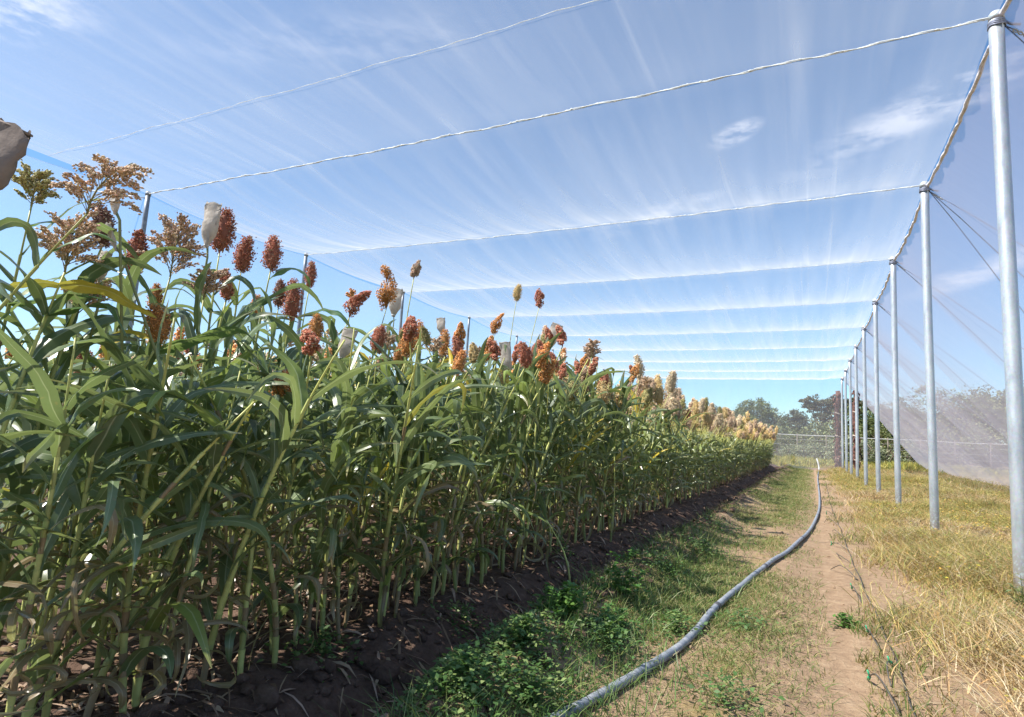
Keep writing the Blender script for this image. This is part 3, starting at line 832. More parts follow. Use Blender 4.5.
# ---- shared forms for the rest of the rows
kinds_near = [('compact', 'rust', .18), ('compact', 'orange', .18), ('clump', 'orange', .19), ('loose', 'brown', .18), ('compact', 'gold', .15), ('loose', 'tan', .18), ('compact', 'green', .13), ('clump', 'rust', .15)]
kinds_far = [('compact', 'tan', .28), ('clump', 'gold', .29), ('compact', 'gold', .28), ('clump', 'tan', .30), ('compact', 'green', .26), ('compact', 'pale', .28), ('loose', 'pale', .26), ('loose', 'gold', .25)]
words_ = {'rust': 'rust-red', 'orange': 'orange', 'brown': 'brown', 'dark': 'dark brown', 'tan': 'tan', 'green': 'unripe green', 'gold': 'golden', 'pale': 'pale cream'}
shape_ = {'compact': 'tight', 'clump': 'lumpy', 'loose': 'loose'}


def variants(kinds, lod, seed0, reps, h0=1.72):
    out = []
    for r_ in range(reps):
        for j, (ht, hc, hl) in enumerate(kinds):
            rs = np.random.RandomState(seed0 + 37 * r_ + j)
            h = h0 * rs.uniform(.93, 1.06)
            a = build_plant(h, seed0 + 37 * r_ + j, lod, rs.uniform(.05, .5), RIGHT + rs.uniform(-.6, .6), ht, hc, hl, rs.uniform(0, .6), rs.uniform(0, 6), 1.0, .3, .62 if seed0 in (2000, 4000) else .79, pale=(.5 if seed0 in (2000, 4000) else .22 * r_))
            out.append((ht, hc, a))
    return out


VN = variants(kinds_near, 0, 1000, 2); VF = variants(kinds_far, 1, 2000, 2)
VNm = [[gg.mesh(n_, M[m_]) for gg, n_, m_ in zip(a[:3], ('stalk', 'foliage', 'seed_head'), ('stalk', 'leaf', 'grain'))] for _, _, a in VN]
VFm = [[gg.mesh(n_, M[m_]) for gg, n_, m_ in zip(a[:3], ('stalk', 'foliage', 'seed_head'), ('stalk', 'leaf', 'grain'))] for _, _, a in VF]
VL = variants(kinds_near[:6], 2, 3000, 2); VLf = variants(kinds_far, 2, 4000, 2)

rs = np.random.RandomState(11)
spots = []
for row in range(13):
    xr_ = -2.24 - row * .74 + (.22 if row else 0)
    step = ([.125, .16, .18][row] if row < 3 else .25) * (1 if row > 1 or y < 9 else .8)
    y = .25
    while y < 37.6:
        y += step * rs.uniform(.6, 1.4)
        spots.append((row, xr_ + rs.normal(0, .05), y))
vis = []
for row, x, y in spots:
    d = Vector((x, y, 1.0 - CAMH)); u = d.dot(RC) / d.dot(F2) * FOC if d.dot(F2) > .2 else -1e9
    vis.append(u > -560 and d.dot(F2) > .2)
score = [(math.hypot(x, y) + row * 4.2 if v else 1e9) for (row, x, y), v in zip(spots, vis)]
order = np.argsort(score)
chosen = set(order[:255].tolist())
mass = Geo(); massL = Geo(); massH = Geo()
num = {}
rown = ['the outer row', 'the second row', 'the third row', 'the fourth row', 'the fifth row'] + ['an inner row'] * 12
def nth(k): return f"{k}{'th' if 10 <= k % 100 <= 20 else {1: 'st', 2: 'nd', 3: 'rd'}.get(k % 10, 'th')}"
for idx, (row, x, y) in enumerate(spots):
    if y < 0.9 and row == 0: continue
    z = float(GH(x, y)); far = y > 7.8 + rs.uniform(-3.5, 3.5)
    dh = min(math.hypot(x - a, y - b) for a, b in hero_seen)
    if dh < .07: continue
    hf = (1.0 + .05 * (vnoise(x, y, .35, 2) - .5) * 2) * rs.uniform(.93, 1.07)
    if row == 0: hf *= .97
    hf *= 1 + .10 * sstep(14, 34, y) + .07 * math.exp(-((y - 6.0) / 2.0) ** 2) * (row < 3) - .16 * (1 - sstep(1.2, 4.8, y)) - .10 * (1 - sstep(1.0, 2.2, y))
    rz = rs.normal(0, .45) if rs.rand() < .8 else rs.uniform(0, 6.28)
    if far: hf *= rs.uniform(.80, 1.03) if row < 3 else rs.uniform(.92, 1.04)
    if idx in chosen:
        pool, pm = (VF, VFm) if far else (VN, VNm)
        k = rs.randint(len(pool)); ht, hc, a = pool[k]
        num[row] = num.get(row, 0) + 1
        bare = (not far) and rs.rand() < (.85 if y < 3 and row < 3 else .30)
        what = 'young headless sorghum plant' if bare else f'sorghum plant with {shape_[ht]} {words_[hc]} head'
        lab = f"{what}, {nth(num[row])} from the near end of {rown[row]}"
        link_plant(pm[k][:2] if bare else pm[k], (x, y, z), rz, (rs.uniform(.9, 1.1), hf), lab, PG, (rs.normal(0, .07), rs.normal(0, .07)))
    else:
        pool = VLf if far else VL
        k = rs.randint(len(pool)); gs, gl, gh, tip = pool[k][2]
        c, s = math.cos(rz), math.sin(rz); R = np.array([[c, -s, 0], [s, c, 0], [0, 0, hf]])
        tilt = rs.normal(0, .06, 2)
        if not vis[idx] and rs.rand() < .75: continue
        for G_, src in ((mass, gs), (massL, gl), (massH, gh)) if (far or rs.rand() < .5) else ((mass, gs), (massL, gl)):
            n0 = G_.n; off = 0
            V = np.concatenate(src.v) @ R.T; V[:, 0] += V[:, 2] * tilt[0]; V[:, 1] += V[:, 2] * tilt[1]
            V += (x, y, z); C = np.concatenate(src.c) * rs.uniform(.8, 1.2)
            G_.add(V, np.concatenate(src.q) if src.q else None, np.concatenate(src.t) if src.t else None, C)
root = mass.obj('sorghum_stand', M['stalk']); tag(root, 'dense mass of sorghum filling the field behind the outer rows', 'sorghum field', kind='stuff')
massL.obj('foliage', M['leaf'], root); massH.obj('seed_heads', M['grain'], root)

# stray shoots outside the row
for (x, y, h, ht, lab, ln) in ((-2.0, 6.6, 1.05, 'compact', 'lone upright sorghum shoot standing out in front of the row', .02), (-1.75, 4.7, .62, 'compact', 'thin sorghum shoot bent over in an arch in front of the row', .28)):
    z = float(GH(x, y)); a = build_plant(h, 77, 0, ln, math.pi if ln > .1 else .3, 'compact', 'green', .05, 0, 0, .5, .5, .85, nleaf=4)
    p = thing('sorghum_shoot', lab, 'sorghum plant', (x, y, z))
    for gg, n_, m_ in zip(a[:2], ('stalk', 'foliage'), ('stalk', 'leaf')): link(n_, gg.mesh(n_, M[m_]), p)


# ------------------------------------------------------------------ bags tied over seed heads
def bag(px, py, X_, W, H, mat, label, lean=0., seed=0, flip=False, open_=0.0):
    """paper pouch, flat at its folded end and gathered round the stalk at the other; px, py = its middle"""
    c0 = px_at(px, py, X_); rs = np.random.RandomState(seed); g = Geo()
    nz_, na = 14, 20
    t = np.linspace(0, 1, nz_); a = np.linspace(0, 2 * np.pi, na, endpoint=False)
    wid = W * .5 * (.22 + .78 * sstep(0, .42, t)) * (1 + .03 * np.sin(t * 9)); dep = W * .5 * (.20 + .26 * np.sin(np.pi * np.clip(t * 1.0, 0, 1))) * (1 - sstep(.5, 1, t) * .9) + .003
    V = np.zeros((nz_, na, 3))
    crum = (vnoise(a[None, :] * 2 + seed * 5, t[:, None] * 6, 1.5, 3) - .5) * W * .22
    V[..., 0] = wid[:, None] * np.sign(np.cos(a)) * np.abs(np.cos(a)) ** .7 + crum * .6
    V[..., 1] = dep[:, None] * np.sin(a)[None] + crum * .8
    V[..., 2] = (t[:, None] - .5) * H + .012 * np.sin(a * 3)[None] * (t[:, None] > .9)
    i = np.arange(nz_ - 1)[:, None] * na; j = np.arange(na)[None]; j2 = (j + 1) % na
    g.add(V.reshape(-1, 3), np.stack([i + j, i + j2, i + na + j2, i + na + j], -1).reshape(-1, 4), None)
    # folded end seam
    v, q, tt = tube([(-wid[-1] * 1.0, 0, H * .5), (0, 0, H * .5 + .002), (wid[-1] * 1.0, 0, H * .5 - .002)], .004, 5); g.add(v, q, tt)
    o = g.obj('pollination_bag', mat); o.location = c0
    o.rotation_euler = Vector((0, 0, 0)); o.rotation_mode = 'XYZ'
    o.rotation_euler = (0, lean, YAW)
    tag(o, label, 'bag', 'paper bags tied over seed heads')
    g2 = Geo(); v, q, tt = tube([(0, 0, -H * .46), (0, 0, -H * .43)], W * .16, 10); g2.add(v, q, tt); g2.obj('tie', M['rope'], o)
    g3 = Geo(); v, q, tt = tube([(0, 0, -H * .3), (.01, .01, -H * .7), (0, .03, -H * 1.1 - .5)], .005, 6); g3.add(v, q, tt, (.22, .25, .1)); g3.obj('stem', M['stalk'], o)
    return o


bag(-8, 166, -2.05, .115, .25, M['brown_paper'], 'large brown paper bag, highest of all, cut by the left border', .36, 1)
bag(210, 226, -2.6, .075, .22, M['glassine'], 'pale see-through bag beside the plump rust head', .06, 2)
bag(115, 203, -2.3, .032, .09, M['glassine'], 'small white bag scrap beneath the nodding tan head', -.15, 3)
bag(112, 238, -2.35, .022, .11, M['glassine'], 'narrow white bag right of the dark brown head', -.45, 4)
bag(103, 268, -2.5, .045, .12, M['glassine'], 'short cream bag low among leaves below the dark head', .1, 5)
bag(395, 303, -3.3, .11, .25, M['glassine'], 'white bag right of the largest orange head', .05, 6)
bag(441, 326, -3.45, .09, .16, M['glassine'], 'pointed cream bag capping a long brick-orange head', -.1, 7)
bag(552, 338, -3.1, .15, .40, M['glassine'], 'folded cream bag leaning right at mid-field, tallest there', .35, 8)
bag(506, 362, -2.9, .12, .42, M['glassine'], 'long limp pinkish bag hanging left of the folded cream one', -.12, 9)
bag(346, 345, -2.9, .10, .22, M['glassine'], 'dull cream bag half hidden under the bowed rust head', .2, 10)
bag(290, 385, -2.5, .09, .16, M['paper'], 'kraft bag sunk in the leaves below the bent leaf', -.3, 11)
bag(629, 428, -2.7, .16, .30, M['glassine'], 'small pale bag in the far golden heads, leftmost of the far ones', .1, 12)
bag(691, 421, -3.0, .22, .45, M['glassine'], 'white bag among far heads left of the leaning pair', .1, 13)
bag(727, 435, -2.6, .24, .70, M['glassine'], 'pinkish bag leaning right among the farthest heads', .7, 14)
bag(736, 432, -2.8, .22, .50, M['glassine'], 'short pale bag close right of the leaning pinkish one', .2, 15)


# ------------------------------------------------------------------ main pipe and drip tubes
def spline(P, n):
    P = np.array(P, float); t = np.arange(len(P)); T = np.linspace(0, len(P) - 1, n); out = np.zeros((n, P.shape[1]))
    M_ = np.gradient(P, axis=0)
    i = np.minimum(T.astype(int), len(P) - 2); f = (T - i)[:, None]
    return (2 * f ** 3 - 3 * f ** 2 + 1) * P[i] + (f ** 3 - 2 * f ** 2 + f) * M_[i] + (-2 * f ** 3 + 3 * f ** 2) * P[i + 1] + (f ** 3 - f ** 2) * M_[i + 1]


hp = [(-1.34, .5), (-1.12, 1.55), (-.90, 2.50), (-.755, 3.15), (-.65, 3.75), (-.60, 4.6), (-.49, 5.7), (-.37, 6.7), (-.21, 7.85), (-.01, 10.3), (.12, 13.3), (.17, 17), (.19, 22), (.22, 28), (.30, 34), (.38, 38.8)]
P2 = spline(hp, 260)
zz = GH(P2[:, 0], P2[:, 1]); ker = np.ones(9) / 9; zz = np.convolve(np.pad(zz, 4, 'edge'), ker, 'valid')
P = np.stack([P2[:, 0], P2[:, 1], zz + .025 + .012 * np.maximum(0, np.sin(P2[:, 1] * 1.7))], -1)
p = thing('irrigation_pipe', 'grey flexible irrigation pipe winding along the track into the distance', 'pipe', (0, 0, 0))
g = Geo(); v, q, t = tube(P, .022 * (1 + .02 * np.sin(np.arange(260) * 1.3)), 14); g.add(v, q, t); g.obj('pipe_run', M['pipe'], p)
for yy in (3.15, 4.6, 6.4, 8.9, 12.2):
    k = int(np.argmin(abs(P[:, 1] - yy))); d = norm(P[k + 1] - P[k])
    g = Geo(); v, q, t = tube([P[k] - d * .03, P[k] - d * .028, P[k] + d * .028, P[k] + d * .03], [.022, .026, .026, .022], 14); g.add(v, q, t); g.obj('clamp', M['pipe_dark'] if yy > 4 else M['pipe'], p)
e = P[-1]; g = Geo(); v, q, t = tube([e, e + (0, .15, .05), e + (-.03, .2, .30), e + (-.12, .2, .62)], .04, 10); g.add(v, q, t); g.obj('riser', M['rope'], p)

dp = spline([(.44, 2.2), (.41, 3.1), (.42, 4.2), (.41, 5.2), (.39, 6.6), (.38, 8.2), (.38, 10.5), (.36, 14), (.40, 19), (.46, 27), (.5, 37)], 300)
P = np.stack([dp[:, 0] + .004 * np.sin(dp[:, 1] * 5), dp[:, 1], GH(dp[:, 0], dp[:, 1]) + .012 + .006 * np.maximum(0, np.sin(dp[:, 1] * 3.1))], -1)
g = Geo(); v, q, t = tube(P, .004, 8); g.add(v, q, t)
tag(g.obj('drip_line', M['drip']), 'thin black drip line lying along the edge of the dry grass', 'hose')
rs = np.random.RandomState(8)
labs = ['short black drip tube with green joint, nearest the viewer', 'short black drip tube just beyond the nearest one', 'short black drip tube beside the small green weed']
ys_ = [3.35, 3.75, 4.35, 5.6, 6.5, 7.4, 8.4, 9.6, 10.9, 12.3, 14, 16, 18.5, 21.5]
for k, y in enumerate(ys_):
    x = float(np.interp(y, dp[:, 1], dp[:, 0])); L = rs.uniform(.35, .6) * (1 if k > 2 else .8); hump = rs.uniform(.03, .12)
    t = np.linspace(0, 1, 16); px_ = x - .06 - t * .12 * rs.uniform(.3, 1.6) + .08 * t * t; py_ = y + t * L
    if k > 3: px_ = x - .02 - .28 * t * rs.uniform(.3, 1.3) - .06 * np.sin(t * 3.1) * rs.rand(); py_ = y + t * L * .9
    Pz = GH(px_, py_) + .01 + hump * np.sin(np.pi * t) * .8
    g = Geo(); v, q, tt = tube(np.stack([px_, py_, Pz], -1), .0038, 7); g.add(v, q, tt)
    o = g.obj('drip_tube', M['drip'])
    lab = labs[k] if k < 3 else f'short black drip tube arching off the line, {nth(k + 1)} from the viewer'
    tag(o, lab, 'hose', 'short drip tubes')
    g = Geo(); c = np.array([px_[13], py_[13], Pz[13]]); c2 = np.array([px_[15], py_[15], Pz[15]])
    v, q, tt = tube([c, c + (c2 - c) * .5, c2], [.007, .009, .007], 8); g.add(v, q, tt)
    v, q, tt = tube([c, c + (-.01, .0, .03)], .005, 6); g.add(v, q, tt)
    if k < 4 or k in (6, 9): g.obj('joint', M['green_plastic'], o)


# ------------------------------------------------------------------ ground cover
def blades(g, x, y, h, w, col, rs, lean=.5):
    n = len(x); z = GH(x, y) - .005; az = rs.uniform(0, 6.283, n); la = rs.uniform(0, 6.283, n); ln = rs.rand(n) * lean
    S = np.stack([np.cos(az), np.sin(az), 0 * az], -1) * (w * .5)[:, None]; B = np.stack([x, y, z], -1)
    D = np.stack([np.cos(la) * ln, np.sin(la) * ln, np.ones(n)], -1) * h[:, None]
    m = B + D * (.5, .5, .58); tip = B + D * (1.25, 1.25, .95)
    V = np.stack([B - S, B + S, m + S * .8, m - S * .8, tip], 1).reshape(-1, 3); b = np.arange(n) * 5
    g.add(V, np.stack([b, b + 1, b + 2, b + 3], -1), np.stack([b + 3, b + 2, b + 4], -1), np.repeat(col, 5, 0))


def small_leaves(g, x, y, z, size, col, rs, up=.6):
    n = len(x); az = rs.uniform(0, 6.283, n); el = rs.uniform(-.2, 1.1, n) * up
    d = np.stack([np.cos(el) * np.cos(az), np.cos(el) * np.sin(az), np.sin(el)], -1); s = norm(np.cross(d, rs.normal(0, .3, (n, 3)) + (0, 0, 1))); nn = np.cross(s, d)
    C = np.stack([x, y, z], -1); L = size[:, None]
    V = np.stack([C, C + d * L * .45 + s * L * .3 + nn * L * .06, C + d * L - nn * L * .1, C + d * L * .45 - s * L * .3 + nn * L * .06], 1).reshape(-1, 3); b = np.arange(n) * 4
    g.add(V, np.stack([b, b + 1, b + 2, b + 3], -1), None, np.repeat(col, 4, 0))


def pick(cols, n, rs, var=.25):
    cols = np.array(cols); return cols[rs.randint(len(cols), size=n)] * rs.uniform(1 - var, 1 + var, (n, 1))


rs = np.random.RandomState(21)
# dry grass on the right
def scatter(n, x0, x1, y0, y1, pw=1.0):
    x = rs.uniform(x0, x1, n); u = rs.rand(n); y = y0 * (y1 / y0) ** (u ** pw); return x, y


x, y = scatter(430000, .3, 9.5, 2.0, 62)
x = np.where(rs.rand(len(x)) < .55, .3 + (x - .3) * .45, x)
dens = sstep(.5, 1.12, x + .5 * (vnoise(x, y, 1.6, 3) - .5) * 2 * .6) * (.62 + .38 * sstep(.30, .55, vnoise(x + 8, y, 1.3, 3))) + .04
k = rs.rand(len(x)) < dens; x, y = x[k], y[k]; n = len(x)
hump = vnoise(x + 2, y + 5, .9, 3)
h = rs.uniform(.03, .13, n) * (.6 + 1.3 * sstep(.35, .75, hump)) * (1 + .5 * sstep(1, 3, x)); w = rs.uniform(.0028, .006, n) * (1 + y * .07)
straw = pick([(.62, .49, .27), (.56, .38, .18), (.68, .58, .40), (.50, .41, .22), (.36, .24, .14), (.24, .16, .09), (.56, .36, .17)], n, rs); yg = pick([(.46, .39, .13), (.30, .32, .10), (.22, .25, .08), (.54, .42, .15), (.46, .29, .11)], n, rs)
m_ = (vnoise(x, y, .55, 3) + rs.normal(0, .12, n) + .12 * sstep(5, 14, y)) > .56
g = Geo(); blades(g, x, y, h, w, np.where(m_[:, None], yg, straw), rs, 2.2)
tag(g.obj('dry_grass', M['grass']), 'straw and yellow-green dry grass around the galvanised poles', 'grass', kind='stuff')
# leafy specks among the dry grass
x, y = scatter(60000, .6, 8.5, 2.5, 55); k = (vnoise(x + 5, y + 3, .8, 3) > .48) & (x + .3 * vnoise(x, y, 2, 2) > .95); x, y = x[k], y[k]; n = len(x)
g = Geo(); small_leaves(g, x, y, GH(x, y) + rs.uniform(.02, .20, n) * (.6 + vnoise(x, y, 1.1, 2)), rs.uniform(.015, .032, n) * (1 + y * .03), pick([(.42, .36, .06), (.30, .30, .06), (.50, .30, .07), (.24, .26, .06), (.42, .26, .10)], n, rs), rs)
tag(g.obj('yellowing_weeds', M['weed']), 'low yellowing weeds scattered through the dry grass', 'weeds', kind='stuff')

# green grass between the bed and the worn track
x = rs.uniform(-1.75, .1, 230000); y = 1.6 * (40 / 1.6) ** rs.rand(len(x))
nn_ = vnoise(x + 31, y + 7, .5, 4)
dens = np.exp(-((x + .72) / .52) ** 2) * sstep(.36, .56, nn_) + .35 * np.exp(-((x + .42) / .24) ** 2) * sstep(.45, .6, vnoise(x, y, 1.4, 3)) + .03
dens += .75 * sstep(9, 16, y) * np.exp(-((x + .55) / .42) ** 2)
k = rs.rand(len(x)) < dens; x, y = x[k], y[k]; n = len(x)
g = Geo(); gc = pick([(.12, .19, .045), (.17, .23, .06), (.09, .15, .04), (.20, .25, .08), (.34, .29, .12), (.44, .36, .19)], n, rs)
blades(g, x, y, rs.uniform(.012, .06, n), rs.uniform(.0025, .0055, n) * (1 + y * .06), gc, rs, 2.6)
x = rs.uniform(.22, .62, 14000); y = 2.6 * (38 / 2.6) ** rs.rand(len(x)); k = rs.rand(len(x)) < .55 * sstep(.48, .62, vnoise(x * .3, y, 1.2, 3)); x, y = x[k], y[k]; n = len(x)
blades(g, x, y, rs.uniform(.03, .08, n), rs.uniform(.003, .006, n) * (1 + y * .06), pick([(.10, .17, .04), (.2, .22, .06), (.32, .26, .1)], n, rs), rs, 1.3)
tag(g.obj('green_grass', M['grass']), 'short patchy green grass along the grey pipe', 'grass', kind='stuff')

# broad-leaved green weeds, low mats in the furrow
g = Geo()
cl = [(-1.25, 2.75, .34, 1700), (-1.05, 2.4, .3, 1100), (-1.45, 2.5, .25, 700), (-1.0, 3.3, .26, 900), (-1.25, 2.2, .3, 1400), (-.75, 3.9, .2, 500), (-1.2, 5.4, .3, 700), (-1.0, 6.6, .3, 700), (-.4, 4.3, .2, 250), (-.35, 3.0, .25, 250), (-1.1, 8.5, .4, 700), (-1.9, 3.3, .2, 260), (-2.1, 2.3, .2, 300), (-1.7, 7.5, .3, 200), (-2.0, 5.2, .25, 200)]
for (cx, cy, r, n) in cl:
    a = rs.uniform(0, 6.28, n); q = np.abs(rs.normal(0, .55, n)) * r; x = cx + q * np.cos(a); y = cy + q * np.sin(a) * 1.3
    small_leaves(g, x, y, GH(x, y) + rs.uniform(.005, .13, n) * np.exp(-(q / r) ** 2), rs.uniform(.012, .040, n), pick([(.08, .16, .045), (.12, .20, .06), (.06, .12, .035), (.20, .26, .09)], n, rs), rs)
n = 9000; x = rs.uniform(-1.7, .0, n); y = 1.8 * (30 / 1.8) ** rs.rand(n); k = rs.rand(n) < sstep(.48, .66, vnoise(x + 3, y, 1.5, 3)) * np.exp(-((x + .9) / .5) ** 2); x, y = x[k], y[k]; n = len(x)
small_leaves(g, x, y, GH(x, y) + rs.uniform(.004, .05, n), rs.uniform(.01, .024, n) * (1 + y * .03), pick([(.09, .18, .04), (.15, .24, .05), (.22, .26, .07)], n, rs), rs)
x = rs.uniform(-1.75, -.5, 26000); y = 1.8 * (9 / 1.8) ** rs.rand(len(x)); k = rs.rand(len(x)) < .4 * sstep(.42, .6, vnoise(x + 3, y, 1.2, 3)) * np.exp(-((x + 1.1) / .4) ** 2); x, y = x[k], y[k]
blades(g, x, y, rs.uniform(.05, .17, len(x)), rs.uniform(.003, .006, len(x)), pick([(.10, .18, .05), (.16, .24, .07), (.07, .13, .04), (.26, .28, .10)], len(x), rs), rs, 1.3)
tag(g.obj('weed_mat', M['weed']), 'low mat of green broad-leaved weeds in the furrow beside the sorghum', 'weeds', kind='stuff')


# individual weeds
def weed(x, y, r, h, n, leafs, label, seed, cols=((.10, .22, .04), (.15, .28, .06), (.06, .16, .035))):
    rs = np.random.RandomState(seed); z = float(GH(x, y)); p = thing('weed_plant', label, 'weed', (x, y, z)); gs = Geo(); gl = Geo()
    for k in range(n):
        a = rs.uniform(0, 6.28); e = rs.uniform(.3, 1.4); L = h * rs.uniform(.6, 1.2); t = np.linspace(0, 1, 6)[:, None]
        d = np.array([math.cos(a) * math.cos(e) * r / h, math.sin(a) * math.cos(e) * r / h, math.sin(e)]); P = t * d * L; P[:, 2] -= .25 * L * t[:, 0] ** 2 * math.cos(e)
        v, q, tt = tube(P, np.linspace(.0035, .0012, 6), 4, False); gs.add(v, q, None, (.14, .2, .06))
        m = leafs; f = rs.uniform(.15, 1, m); ii_ = f * 5; i0 = np.minimum(ii_.astype(int), 4); ff = (ii_ - i0)[:, None]; C = P[i0] * (1 - ff) + P[i0 + 1] * ff + rs.normal(0, .008, (m, 3))
        small_leaves(gl, C[:, 0], C[:, 1], C[:, 2], rs.uniform(.02, .045, m) * (r / .2) ** .3, pick(cols, m, rs), rs)
    gs.obj('stem', M['stalk'], p); gl.obj('foliage', M['weed'], p); return p


weed(-1.20, 4.2, .22, .30, 26, 22, 'bushy green weed with broad leaves, tallest beside the furrow', 1)
weed(-1.28, 3.35, .26, .20, 40, 26, 'spreading feathery green weed between pipe and furrow', 2)
weed(-1.05, 3.55, .2, .16, 24, 20, 'small dark green weed hugging the spreading feathery one', 3, ((.07, .16, .04), (.1, .2, .05)))
weed(.20, 4.85, .12, .09, 16, 18, 'small bright green weed on the worn track beside the drip line', 4)
weed(-1.50, 5.6, .18, .16, 14, 16, 'low green weed on the soil ridge behind the bushy one', 5)
weed(1.05, 4.3, .12, .22, 10, 14, 'thin yellow-green weed standing in the dry grass near the nearest pole', 6, ((.3, .3, .06), (.42, .34, .06)))
weed(1.42, 5.9, .2, .34, 16, 16, 'grey-green weed growing against the foot of the nearest pole', 7, ((.16, .2, .08), (.26, .25, .1)))

# dry litter and clods
g = Geo(); n = 2600; x = rs.uniform(-3.4, -1.2, n); y = 1.2 * (36 / 1.2) ** rs.rand(n)
for i in range(n):
    L = rs.uniform(.04, .20); a = rs.uniform(0, 6.28); w = rs.uniform(.006, .022); t = np.linspace(0, 1, 4); px_ = x[i] + math.cos(a) * L * t; py_ = y[i] + math.sin(a) * L * t
    pz = GH(px_, py_) + .006 + .03 * np.sin(np.pi * t) * rs.rand(); S = np.array([-math.sin(a), math.cos(a), rs.uniform(-.5, .5)]) * w * .5
    ww = np.array([.4, 1, .9, .15])[:, None]; P = np.stack([px_, py_, pz], -1); V = np.stack([P - S * ww, P + S * ww], 1).reshape(-1, 3); j = np.arange(3) * 2
    g.add(V, np.stack([j, j + 1, j + 3, j + 2], -1), None, np.array([(.42, .31, .2), (.3, .2, .13), (.5, .36, .27), (.2, .13, .08)][rs.randint(4)]))
n = 900; x = rs.uniform(.3, 2.2, n); y = 2.4 * (12 / 2.4) ** rs.rand(n)
for i in range(n):
    L = rs.uniform(.04, .16); a = rs.uniform(0, 6.28); t = np.linspace(0, 1, 3); px_ = x[i] + math.cos(a) * L * t; py_ = y[i] + math.sin(a) * L * t; P = np.stack([px_, py_, GH(px_, py_) + .008], -1)
    S = np.array([-math.sin(a), math.cos(a), 0]) * .0018; V = np.stack([P - S, P + S], 1).reshape(-1, 3); j = np.arange(2) * 2
    g.add(V, np.stack([j, j + 1, j + 3, j + 2], -1), None, (.5, .4, .24))
tag(g.obj('dry_leaf_litter', M['litter']), 'dead leaves and straw scattered over the soil', 'leaf litter', kind='stuff')

ico = bpy.data.meshes.new('tmp'); import bmesh
bm = bmesh.new(); bmesh.ops.create_icosphere(bm, subdivisions=2, radius=1); IV = np.array([v.co[:] for v in bm.verts]); IT = np.array([[v.index for v in f.verts] for f in bm.faces]); bm.free()
g = Geo(); n = 2600; x = np.where(rs.rand(n) < .8, rs.uniform(-2.9, -1.1, n), rs.uniform(-1.1, 2.0, n)); y = 1.4 * (34 / 1.4) ** rs.rand(n)
for i in range(n):
    s = min(.065, .008 + rs.exponential(.012)) * (1 if x[i] < -1.1 else .5); V = IV * (1 + .35 * (vnoise(IV[:, 0] * 2 + i, IV[:, 1] * 2 + IV[:, 2], 1.3, 2) - .5)[:, None] * 2) * s * rs.uniform(.6, 1.3, 3) * (1, 1, .7)
    g.add(V + (x[i], y[i], float(GH(x[i], y[i])) + s * .25), None, IT, (0, .25 * rs.rand(), 1 if x[i] < -.9 else .25))
tag(g.obj('soil_clods', M['ground'], smooth=False), 'crumbled brown soil clods on the bed and furrow', 'soil', kind='stuff')


# ------------------------------------------------------------------ beyond the net: weeds, shrubs, fence, trees
def mass_crown(g, C, R, n, leafsz, cols, rs, sub=7):
    """foliage spread through the volume in clumps of leaf-sized faces"""
    nc = max(6, int(n / 55)); d = norm(rs.normal(0, 1, (nc, 3))); rr = rs.uniform(.35, 1.0, (nc, 1)) ** .6
    cc = np.array(C) + d * rr * np.array(R); cc[:, 2] = np.maximum(cc[:, 2], C[2] - R[2] * .75)
    cr = np.array(R).mean() * rs.uniform(.16, .34, nc)
    k = rs.randint(nc, size=n); P = cc[k] + norm(rs.normal(0, 1, (n, 3))) * cr[k][:, None] * rs.uniform(.3, 1.05, (n, 1)) * (1.15, 1.15, .8)
    P[:, 2] = np.maximum(P[:, 2], .02)
    tone = rs.uniform(.7, 1.3, nc)[k][:, None]
    small_leaves(g, P[:, 0], P[:, 1], P[:, 2], leafsz * rs.uniform(.6, 1.4, n), pick(cols, n, rs, .2) * tone, rs, 1.0)


GC = [(.13, .16, .055), (.16, .19, .065), (.10, .13, .045), (.20, .21, .08)]
def tree(px, py_top, Yd, H, W, label, seed, dens=1.0, gaps=False, cols=GC, hc=.62, leaning=0):
    d = cam_ray(px, py_top); k = Yd / d.y; top = Vector((d.x * k, Yd, CAMH + d.z * k)); H = top.z
    rs = np.random.RandomState(seed); p = thing('tree', label, 'tree', (top.x, Yd, 0), 'trees beyond the enclosure')
    g = Geo(); th = H * (1 - hc) + .3 * H; t = np.linspace(0, 1, 7)
    v, q, tt = tube(np.stack([.3 * np.sin(t * 2) + leaning * t, .2 * t, t * th - .2], -1), np.linspace(H * .035, H * .015, 7), 8); g.add(v, q, tt)
    g2 = Geo(); nl = 7 if gaps else 5
    for m in range(nl):
        a = m * 2.4 + rs.uniform(-.3, .3); r = W * .5 * rs.uniform(.4, .8); z = H * rs.uniform(1 - hc * .75, .9)
        b = np.array([leaning * .7, .1, th * rs.uniform(.5, .9)]); e = np.array([r * math.cos(a), r * math.sin(a), z])
        P = np.array([b, b * .5 + e * .5 + (0, 0, -.05 * H), e]); v, q, tt = tube(P, [H * .014, H * .010, H * .004], 6); g.add(v, q, tt)
        cr = W * (.20 if gaps else .27) * rs.uniform(.8, 1.2)
        mass_crown(g2, e - (0, 0, cr * .3), (cr, cr, cr * .72), int(1500 * dens), H * .034, cols, rs)
    cr = W * .3; mass_crown(g2, (0, 0, H - cr * .62), (cr, cr, cr * .62), int(1300 * dens), H * .034, cols, rs)
    if not gaps: mass_crown(g2, (0, 0, H * (1 - hc * .55)), (W * .42, W * .42, H * hc * .42), int(4200 * dens), H * .034, cols, rs)
    g.obj('trunk', M['bark'], p); g2.obj('crown', M['crown'], p, smooth=False); return p


